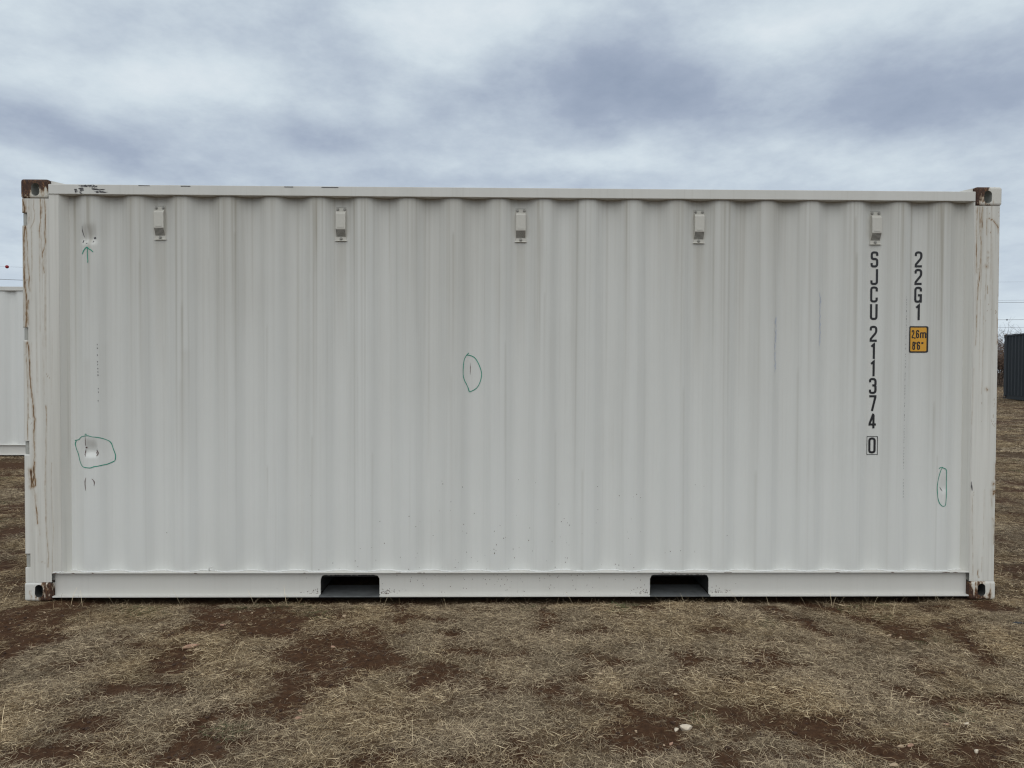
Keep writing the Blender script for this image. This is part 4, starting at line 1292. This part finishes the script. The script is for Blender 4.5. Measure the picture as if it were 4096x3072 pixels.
gx = spaced([(-1500, -100, 120), (-100, -20, 8), (-20, -4, 0.8), (-4, -0.7, 0.10), (-0.7, 6.8, 0.016), (6.8, 11, 0.10), (11, 40, 1.0), (40, 100, 8), (100, 1501, 120)])
gy = spaced([(-400, -40, 60), (-40, -6, 3), (-6, -2.3, 0.2), (-2.3, 0.25, 0.016), (0.25, 3, 0.10), (3, 12, 0.15), (12, 45, 1.0), (45, 150, 10), (150, 2001, 150)])
X, Y = np.meshgrid(gx, gy)
G = grid_mesh('ground', np.stack([X, Y, ground_z(X, Y)], -1), soil_material(), {'bare': bare_mask(X, Y)})
tag(link('ground', G), kind='structure')


# ------------------------------------------------------------------ dry grass
def grass_material():
    m, k, b = principled('dry grass blades')
    t = attr(k, 'tone')
    inst = attr(k, 'tint', 'INSTANCER')
    lift = attr(k, 'lift', 'INSTANCER')
    c = k.ramp(t, [(0.0, (0.075, 0.047, 0.024)), (0.35, (0.21, 0.145, 0.076)), (0.7, (0.42, 0.322, 0.195)), (1.0, (0.84, 0.685, 0.44))])
    grey = k.ramp(t, [(0.0, (0.07, 0.047, 0.029)), (0.5, (0.26, 0.198, 0.128)), (1.0, (0.74, 0.60, 0.39))])
    c = k.mix(k.step(inst, 0.25, 0.75), grey, c)
    c = k.mix(k.step(inst, 0.965, 0.985), c, (0.055, 0.075, 0.028))
    c = k.mix(1.0, c, k.n('ShaderNodeCombineColor', ins={0: lift, 1: lift, 2: lift}).outputs[0], 'MULTIPLY')
    k.t.links.new(c, b.inputs['Base Color'])
    b.inputs['Roughness'].default_value = 0.7
    b.inputs['Specular IOR Level'].default_value = 0.25
    return m


GRASS = grass_material()


def clump(seed, n, rad, lmin, lmax, lean0, lean1, curl, w0, w1):
    rng = np.random.default_rng(seed)
    V, F, T = [], [], []
    for i in range(n):
        a = rng.uniform(0, 2 * math.pi); r = rad * math.sqrt(rng.random())
        p = np.array([r * math.cos(a), r * math.sin(a), -0.004])
        az = a + rng.normal(0, 1.1) if rng.random() < 0.6 else rng.uniform(0, 2 * math.pi)
        th = rng.uniform(lean0, lean1)
        L = rng.uniform(lmin, lmax); w = rng.uniform(w0, w1)
        up_ = rng.random() < 0.07
        if up_: L *= 1.25; w *= 1.3
        tone = rng.uniform(0.0, 0.42) if rng.random() < 0.66 else rng.uniform(0.55, 1.0)
        seg = 4
        base = len(V)
        roll = rng.uniform(-0.9, 0.9)
        for s in range(seg + 1):
            d = np.array([math.cos(az) * math.cos(th), math.sin(az) * math.cos(th), math.sin(th)])
            side = np.array([-math.sin(az), math.cos(az), 0]) * math.cos(roll) + np.array([0, 0, 1.0]) * math.sin(roll)
            ww = w * (1 - 0.75 * s / seg)
            for sg in (-1, 1):
                q = p + side * sg * ww / 2
                V.append((q[0], q[1], max(q[2], -0.003)))
                T.append((max(tone, 0.7) if up_ else tone) * (0.7 + 0.4 * s / seg))
            p = p + d * L / seg
            if p[2] < 0.001: p[2] = 0.001 + 0.003 * rng.random(); th = abs(th) * 0.3
            th -= curl * rng.uniform(0.2, 1.0) / seg
            az += rng.normal(0, 0.35)
        for s in range(seg):
            q = base + 2 * s
            F.append((q, q + 1, q + 3, q + 2))
    me = bpy.data.meshes.new('grass_clump')
    me.from_pydata(V, [], F)
    at = me.attributes.new('tone', 'FLOAT', 'POINT')
    at.data.foreach_set('value', np.array(T, np.float32))
    me.materials.append(GRASS)
    return me


protos = bpy.data.collections.new('grass prototypes')
specs = []
for s in range(6): specs.append((s, 48, 0.060, 0.018, 0.055, 0.02, 0.30, 0.35, 0.0009, 0.0019))     # matted thatch
for s in range(6, 9): specs.append((s, 44, 0.040, 0.016, 0.044, 0.15, 0.85, 1.1, 0.0009, 0.0017))   # low tufts
specs.append((9, 14, 0.060, 0.03, 0.085, 0.0, 0.35, 0.4, 0.0014, 0.0028))                            # coarse fallen straw
specs.append((10, 7, 0.050, 0.04, 0.10, 0.5, 1.30, 0.6, 0.0011, 0.0022))                             # standing stalks
for i, sp_ in enumerate(specs):
    protos.objects.link(bpy.data.objects.new('clump_%02d' % i, clump(*sp_)))


def grass_points():
    rng = np.random.default_rng(3)
    pts, idx, scl, tint, lift = [], [], [], [], []

    def put(n, xf, yf, scale, base):
        x, y = xf(n), yf(n)
        foot = (x > -0.01) & (x < 6.07) & (y > 0.03) & (y < 2.41)
        b = bare_mask(x, y)
        keep = (rng.random(n) > np.clip(b * 1.3, 0, 0.84)) & ~foot
        x, y, b = x[keep], y[keep], b[keep]
        m = len(x)
        patch = fbm(x * 1.8, y * 1.8, 41)
        hgt = fbm(x * 3.1, y * 3.1, 51)
        r = rng.random(m)
        i = rng.integers(0, 6, m)
        tuft = (r < 0.20 + 1.3 * (hgt - 0.5)) & (b < 0.3)
        i = np.where(tuft, 6 + rng.integers(0, 3, m), i)
        i = np.where((r > 0.94) | ((b > 0.35) & (r > 0.45)), 9, i)
        i = np.where(r > 0.988, 10, i)
        s = scale * (0.6 + 0.8 * rng.random(m)) * np.where(b > 0.3, 0.7, 1.0) * (0.7 + 0.6 * hgt)
        front = (y > -0.12) & (y < 0.05) & (x > 0) & (x < 6.06)
        s = np.where(front, s * 0.7, s)
        pts.append(np.stack([x, y, ground_z(x, y)], -1)); idx.append(i); scl.append(s)
        tt = np.clip((patch - 0.5) * 2.6 + 0.5 + rng.normal(0, 0.18, m), 0, 0.96)
        green = (fbm(x * 2.7, y * 2.7, 77) > 0.72) & (rng.random(m) < 0.12)
        tint.append(np.where(green, 1.0, tt))
        lift.append(np.clip(0.88 + 0.95 * fbm(x * 5, y * 5, 61) + rng.normal(0, 0.15, m), 0.5, 1.7))
    def fringe(n):          # stalks standing against the rail
        x, y = rng.uniform(0.25, 5.8, n), rng.uniform(-0.13, -0.03, n)
        pts.append(np.stack([x, y, ground_z(x, y)], -1)); idx.append(np.where(rng.random(n) < 0.5, 10, 7)); scl.append(rng.uniform(0.7, 1.5, n))
        tint.append(rng.uniform(0.2, 0.9, n)); lift.append(rng.uniform(0.8, 1.3, n))
    fringe(130)
    U = lambda a, b: (lambda n: rng.uniform(a, b, n))
    put(23000, U(-0.5, 6.6), U(-2.35, 0.03), 1.0, 1)
    put(9000, U(-3.5, -0.02), U(0.0, 7.0), 1.35, 1)
    put(15000, U(6.08, 11.0), U(0.0, 9.0), 1.35, 1)
    n = 12000
    yy = rng.uniform(7, 42, n)
    put(n, lambda q: 2.9 + (yy + 4.4) * rng.uniform(0.55, 0.95, n), lambda q: yy, 2.6, 1)
    n = 4000
    put(n, U(-12, 1), U(5, 16), 2.2, 1)
    return [np.concatenate(q) for q in (pts, idx, scl, tint, lift)]


P_, I_, S_, T_, L_ = grass_points()
me = bpy.data.meshes.new('dry_grass')
me.vertices.add(len(P_))
me.vertices.foreach_set('co', P_.reshape(-1).astype(np.float32))
for nm, typ, arr in (('idx', 'INT', I_), ('scl', 'FLOAT', S_), ('tint', 'FLOAT', T_), ('lift', 'FLOAT', L_), ('rz', 'FLOAT', np.random.default_rng(8).uniform(0, 6.283, len(P_)))):
    at = me.attributes.new(nm, typ, 'POINT')
    at.data.foreach_set('value', arr.astype(np.int32 if typ == 'INT' else np.float32))
me.update()
GR = link('dry_grass', me)
me.materials.append(GRASS)
tag(GR, 'matted dry straw coloured grass covering the field', 'grass', kind='stuff')
ng = bpy.data.node_groups.new('scatter clumps', 'GeometryNodeTree')
ng.interface.new_socket('Geometry', in_out='INPUT', socket_type='NodeSocketGeometry')
ng.interface.new_socket('Geometry', in_out='OUTPUT', socket_type='NodeSocketGeometry')
nn = ng.nodes
gi, go = nn.new('NodeGroupInput'), nn.new('NodeGroupOutput')
ci = nn.new('GeometryNodeCollectionInfo'); ci.inputs[0].default_value = protos
ci.inputs['Separate Children'].default_value = True; ci.inputs['Reset Children'].default_value = True
ip = nn.new('GeometryNodeInstanceOnPoints'); ip.inputs['Pick Instance'].default_value = True


def named(nm, typ):
    q = nn.new('GeometryNodeInputNamedAttribute'); q.data_type = typ; q.inputs[0].default_value = nm
    return q.outputs[0]


cx = nn.new('ShaderNodeCombineXYZ')
L = ng.links.new
L(named('rz', 'FLOAT'), cx.inputs[2])
L(gi.outputs[0], ip.inputs['Points']); L(ci.outputs[0], ip.inputs['Instance'])
L(named('idx', 'INT'), ip.inputs['Instance Index']); L(cx.outputs[0], ip.inputs['Rotation']); L(named('scl', 'FLOAT'), ip.inputs['Scale'])
L(ip.outputs[0], go.inputs[0])
GR.modifiers.new('scatter', 'NODES').node_group = ng

# ------------------------------------------------------------------ stones and pebbles
M['pale'] = plain_material('pale limestone', (0.66, 0.56, 0.43), 0.85, 0.25, 40)
M['pink'] = plain_material('pinkish stone', (0.42, 0.25, 0.17), 0.85, 0.35, 40)
M['tan'] = plain_material('tan stone', (0.46, 0.34, 0.22), 0.85, 0.3, 40)
M['plastic'] = plain_material('black plastic scrap', (0.012, 0.013, 0.017), 0.45, 0.3, 40)


def stone_bm(seed, sx, sy, sz, rough=0.35, sub=2):
    rg_ = random.Random(seed)
    bm = bmesh.new()
    bmesh.ops.create_icosphere(bm, subdivisions=sub, radius=0.5)
    pl = [Vector((0, 0, 1))] + [Vector((rg_.gauss(0, 1), rg_.gauss(0, 1), rg_.gauss(0, 1))).normalized() for _ in range(7)]
    cut = [rg_.uniform(0.20, 0.38) for _ in pl]
    for v in bm.verts:
        for n_, c_ in zip(pl, cut):
            d = v.co.dot(n_)
            if d > c_: v.co -= n_ * (d - c_) * 0.9
        v.co *= 1 + rg_.uniform(-0.06, 0.06) * rough * 3
        v.co = Vector((v.co.x * sx, v.co.y * sy, v.co.z * sz))
    return bm


def stone(x, y, w, mat, label, rz=0, asp=0.6, ht=0.5, seed=1, name='stone'):
    mb = MB(); mb.add_bm(stone_bm(seed, w * 1.12, w * asp, w * ht))
    z = float(ground_z(x, y))
    o = mb.build(name, M[mat], None, loc=(x, y, z + w * ht * 0.22))
    o.rotation_euler = (0, 0, rz)
    return tag(o, label, 'stone', 'stones lying on the soil')


SN = [
    (1.325, -0.696, 0.098, 'pink', 'elongated pinkish stone lying on bare soil at the left', 0.35, 0.34, 0.3),
    (1.369, -0.745, 0.036, 'tan', 'small pale wedge of stone right in front of the elongated pinkish stone', 0.2, 0.6, 0.7),
    (3.680, -1.584, 0.058, 'pale', 'large cream white broken stone, brightest one on the ground', 0.2, 0.6, 0.55),
    (3.640, -1.590, 0.026, 'pale', 'cream chip lying against the left of the large cream white stone', 1.0, 0.7, 0.6),
    (3.407, -1.080, 0.026, 'tan', 'small cream stone on the dark soil patch in the middle distance', 0.4, 0.7, 0.7),
    (3.713, -1.285, 0.020, 'tan', 'small tan stone on bare soil behind the large cream white stone', 0.1, 0.8, 0.8),
    (2.060, -0.709, 0.028, 'pink', 'pinkish stone on the broad bare strip left of centre', 0.7, 0.7, 0.7),
    (2.029, -0.289, 0.022, 'tan', 'small tan stone on the bare spot below the left fork pocket', 0.2, 0.7, 0.7),
    (2.084, -1.392, 0.024, 'pink', 'round pinkish stone at the edge of the near left soil hollow', 0.5, 0.9, 0.6),
    (2.091, -1.461, 0.042, 'pink', 'flat pinkish stone just in front of the round one in the soil hollow', 0.1, 0.5, 0.4),
    (5.068, -0.564, 0.028, 'tan', 'left one of two small tan stones on bare soil near the right post', 0.3, 0.6, 0.6),
    (5.117, -0.584, 0.022, 'tan', 'right one of two small tan stones on bare soil near the right post', 0.9, 0.8, 0.7),
    (4.463, -1.736, 0.036, 'tan', 'left one of the two flat tan stones at the lower right', 0.1, 0.5, 0.4),
    (4.508, -1.725, 0.028, 'pink', 'right one of the two flat stones at the lower right', 0.4, 0.6, 0.5),
    (4.730, -1.774, 0.022, 'pale', 'round cream stone on bare soil in the lower right corner', 0.0, 0.9, 0.8),
    (4.748, -1.561, 0.030, 'pink', 'pinkish flat stone on the small soil patch at the right', 0.2, 0.5, 0.4),
    (4.830, -1.569, 0.030, 'pale', 'flat cream stone to the right of the pinkish flat one', 0.1, 0.5, 0.4),
    (4.359, -1.870, 0.038, 'tan', 'tan stone cut by the bottom edge of the picture at the right', 0.3, 0.6, 0.4),
    (1.369, -0.395, 0.036, 'pink', 'flat reddish stone behind the elongated pinkish stone', 0.3, 0.6, 0.4),
    (0.516, -0.710, 0.020, 'tan', 'small tan stone on the bare soil at the far left edge', 0.3, 0.7, 0.7),
    (3.590, -1.698, 0.030, 'pink', 'reddish flat stone on soil in front of the large cream white stone', 0.9, 0.5, 0.4),
    (4.932, -0.895, 0.034, 'tan', 'flat tan stone on the bare soil right of centre, further back', 0.1, 0.5, 0.4),
]
for i, (x, y, w, mt, lab, rz, asp, ht) in enumerate(SN):
    stone(x, y, w, mt, lab, rz, asp, ht, 20 + i)
o = stone(5.90, -0.413, 0.085, 'plastic', 'black plastic scrap lying in the grass at the right edge', 0.1, 0.45, 0.22, 77, 'plastic_scrap')
o['category'] = 'litter'; del o['group']

rgp = np.random.default_rng(17)
mb = MB()
n = 0
while n < 420:
    x, y = rgp.uniform(-0.3, 6.4), rgp.uniform(-2.1, 0.0)
    if rgp.random() < 0.06: x, y = rgp.normal(0.45, 0.25), rgp.normal(-0.3, 0.2)
    if y > -0.02: continue
    if bare_mask(x, y) < 0.45: continue
    w = 0.003 + 0.010 * rgp.random() ** 3
    bm = bmesh.new(); bmesh.ops.create_icosphere(bm, subdivisions=1, radius=w / 2)
    z = float(ground_z(x, y))
    sx, sy, sz = rgp.uniform(0.8, 1.4), rgp.uniform(0.6, 1.1), rgp.uniform(0.4, 0.8)
    for v in bm.verts:
        v.co = Vector((v.co.x * sx * rgp.uniform(0.8, 1.2) + x, v.co.y * sy + y, v.co.z * sz + z + w * 0.12))
    mb.add_bm(bm); n += 1
mc = MB()
n = 0
while n < 1500:
    x, y = rgp.uniform(-0.4, 6.5), rgp.uniform(-2.1, -0.03)
    if bare_mask(x, y) < 0.3: continue
    w = 0.004 + 0.016 * rgp.random() ** 2.2
    bm = bmesh.new(); bmesh.ops.create_icosphere(bm, subdivisions=1, radius=w / 2)
    z = float(ground_z(x, y))
    for v in bm.verts:
        v.co = Vector((v.co.x * rgp.uniform(0.7, 1.4) + x, v.co.y * rgp.uniform(0.7, 1.3) + y, v.co.z * rgp.uniform(0.5, 0.9) + z + w * 0.1))
    mc.add_bm(bm); n += 1
M['clod'] = plain_material('dark soil clods', (0.052, 0.027, 0.015), 0.95, 0.5, 60)
tag(mc.build('soil_clods', M['clod']), 'small dark clods of earth on the bare soil', 'soil', kind='stuff')
tag(mb.build('pebbles', M['tan']), 'tiny tan pebbles scattered over the bare soil', 'pebbles', kind='stuff')

# ------------------------------------------------------------------ shrubs behind the dark container
M['twig'] = plain_material('grey brown twigs', (0.10, 0.075, 0.055), 0.9, 0.3, 8)
M['leaf'] = plain_material('rusty brown leaves', (0.105, 0.062, 0.038), 0.8, 0.6, 1.2)


def shrub(x, y, h, w, seed, label):
    rg_ = random.Random(seed)
    z0 = float(ground_z(x, y))
    root = empty('shrub', (x, y, z0))
    tag(root, label, 'shrub', 'brown shrubs beyond the field')
    tw = MB(); lf = MB()

    def leaf(p):
        s = rg_.uniform(0.03, 0.075)
        a = Vector((rg_.gauss(0, 1), rg_.gauss(0, 1), rg_.gauss(0, 1))).normalized()
        b = a.orthogonal().normalized()
        lf.add([p - a * s, p + b * s * 0.45, p + a * s, p - b * s * 0.45], [(0, 1, 2, 3)])

    def grow(p, d, L, r, depth):
        pts = [p]
        for i in range(4):
            d = (d + Vector((rg_.gauss(0, .16), rg_.gauss(0, .16), rg_.gauss(0.02, .10)))).normalized()
            p = p + d * L / 4
            pts.append(p)
            if depth < 3 and i >= 1:
                for _ in range(2 if depth < 2 else 1):
                    q = (d + Vector((rg_.gauss(0, .7), rg_.gauss(0, .7), rg_.gauss(0.1, .4)))).normalized()
                    grow(p, q, L * rg_.uniform(0.45, 0.7), r * 0.55, depth + 1)
            if depth >= 1 and p.z < h * rg_.uniform(0.6, 1.05):
                for _ in range(3):
                    leaf(p + Vector((rg_.gauss(0, .09), rg_.gauss(0, .09), rg_.gauss(0, .09))))
        tw.tube(pts, [r, r * .85, r * .7, r * .55, r * .35], 4, False)
    for i in range(6):
        a = i * 1.05 + rg_.random()
        grow(Vector((0.1 * math.cos(a), 0.1 * math.sin(a), -0.05)), Vector((math.cos(a) * w, math.sin(a) * w, 1.0)).normalized(), h * rg_.uniform(0.5, 0.75), 0.03, 0)
    for i in range(900):
        a = rg_.uniform(0, 6.283); q = math.sqrt(rg_.random()); zz = rg_.random() ** 1.3 * h * 0.62
        leaf(Vector((math.cos(a) * q * (0.55 + 0.35 * w), math.sin(a) * q * (0.55 + 0.35 * w), 0.03 + zz)))
    tw.build('branches', M['twig'], root)
    lf.build('foliage', M['leaf'], root)
    return root


shrub(33.0, 37.5, 2.6, 0.45, 1, 'brown leafy shrub seen in the gap beside the dark container')
shrub(34.9, 40.5, 3.3, 0.40, 2, 'taller twiggy shrub standing behind the dark container')

# ------------------------------------------------------------------ power lines
M['wire'] = plain_material('aluminium conductor', (0.20, 0.21, 0.23), 0.5, 0.1, 2)
M['ball'] = plain_material('red marker ball', (0.30, 0.012, 0.016), 0.5, 0.15, 3)


def wire(a, b, sag, rad, label):
    A_, B_ = Vector(a), Vector(b)
    d = (B_ - A_)
    mbw = MB()
    pts = []
    for i in range(61):
        t = -0.5 + 2.0 * i / 60
        p = A_ + d * t
        p.z += sag * ((t - 0.5) ** 2 - 0.25)
        pts.append(p)
    mbw.tube(pts, rad, 5, False)
    o = mbw.build('power_line', M['wire'])
    return tag(o, label, 'power line', 'power lines crossing the sky'), pts


w1, _ = wire((-68.5, 100, 16.16), (104.0, 134, 19.2), 3.0, 0.012, 'highest power line, carrying a red ball at the far left')
wire((-68.1, 100, 14.3), (104.3, 134, 15.16), 3.0, 0.035, 'dark power line just above the white container at the left')
wire((-68.1, 101, 13.3), (104.3, 135, 15.7), 3.0, 0.020, 'faint thin power line running closely beside the dark one')
w4, _ = wire((-68.5, 100, 10.6), (102.75, 134, 11.76), 3.0, 0.035, 'power line with a small dark damper right of the large container')
wire((-68.5, 100, 9.2), (104.4, 134, 10.24), 3.0, 0.024, 'thin power line below the one with the damper at the right')
wire((-68.5, 100, 7.4), (104.4, 134, 8.42), 3.0, 0.030, 'lowest power line, just above the dark container at the right')
for par, c_, r_, mt, nm in ((w1, (-68.53, 100, 16.16), 0.24, 'ball', 'marker_ball'), (w4, (102.75, 134, 11.76), 0.16, 'wire', 'damper')):
    bm = bmesh.new(); bmesh.ops.create_uvsphere(bm, u_segments=20, v_segments=12, radius=r_)
    bmesh.ops.translate(bm, verts=bm.verts, vec=c_)
    q = MB(); q.add_bm(bm)
    q.build(nm, M[mt], par, smooth=True)
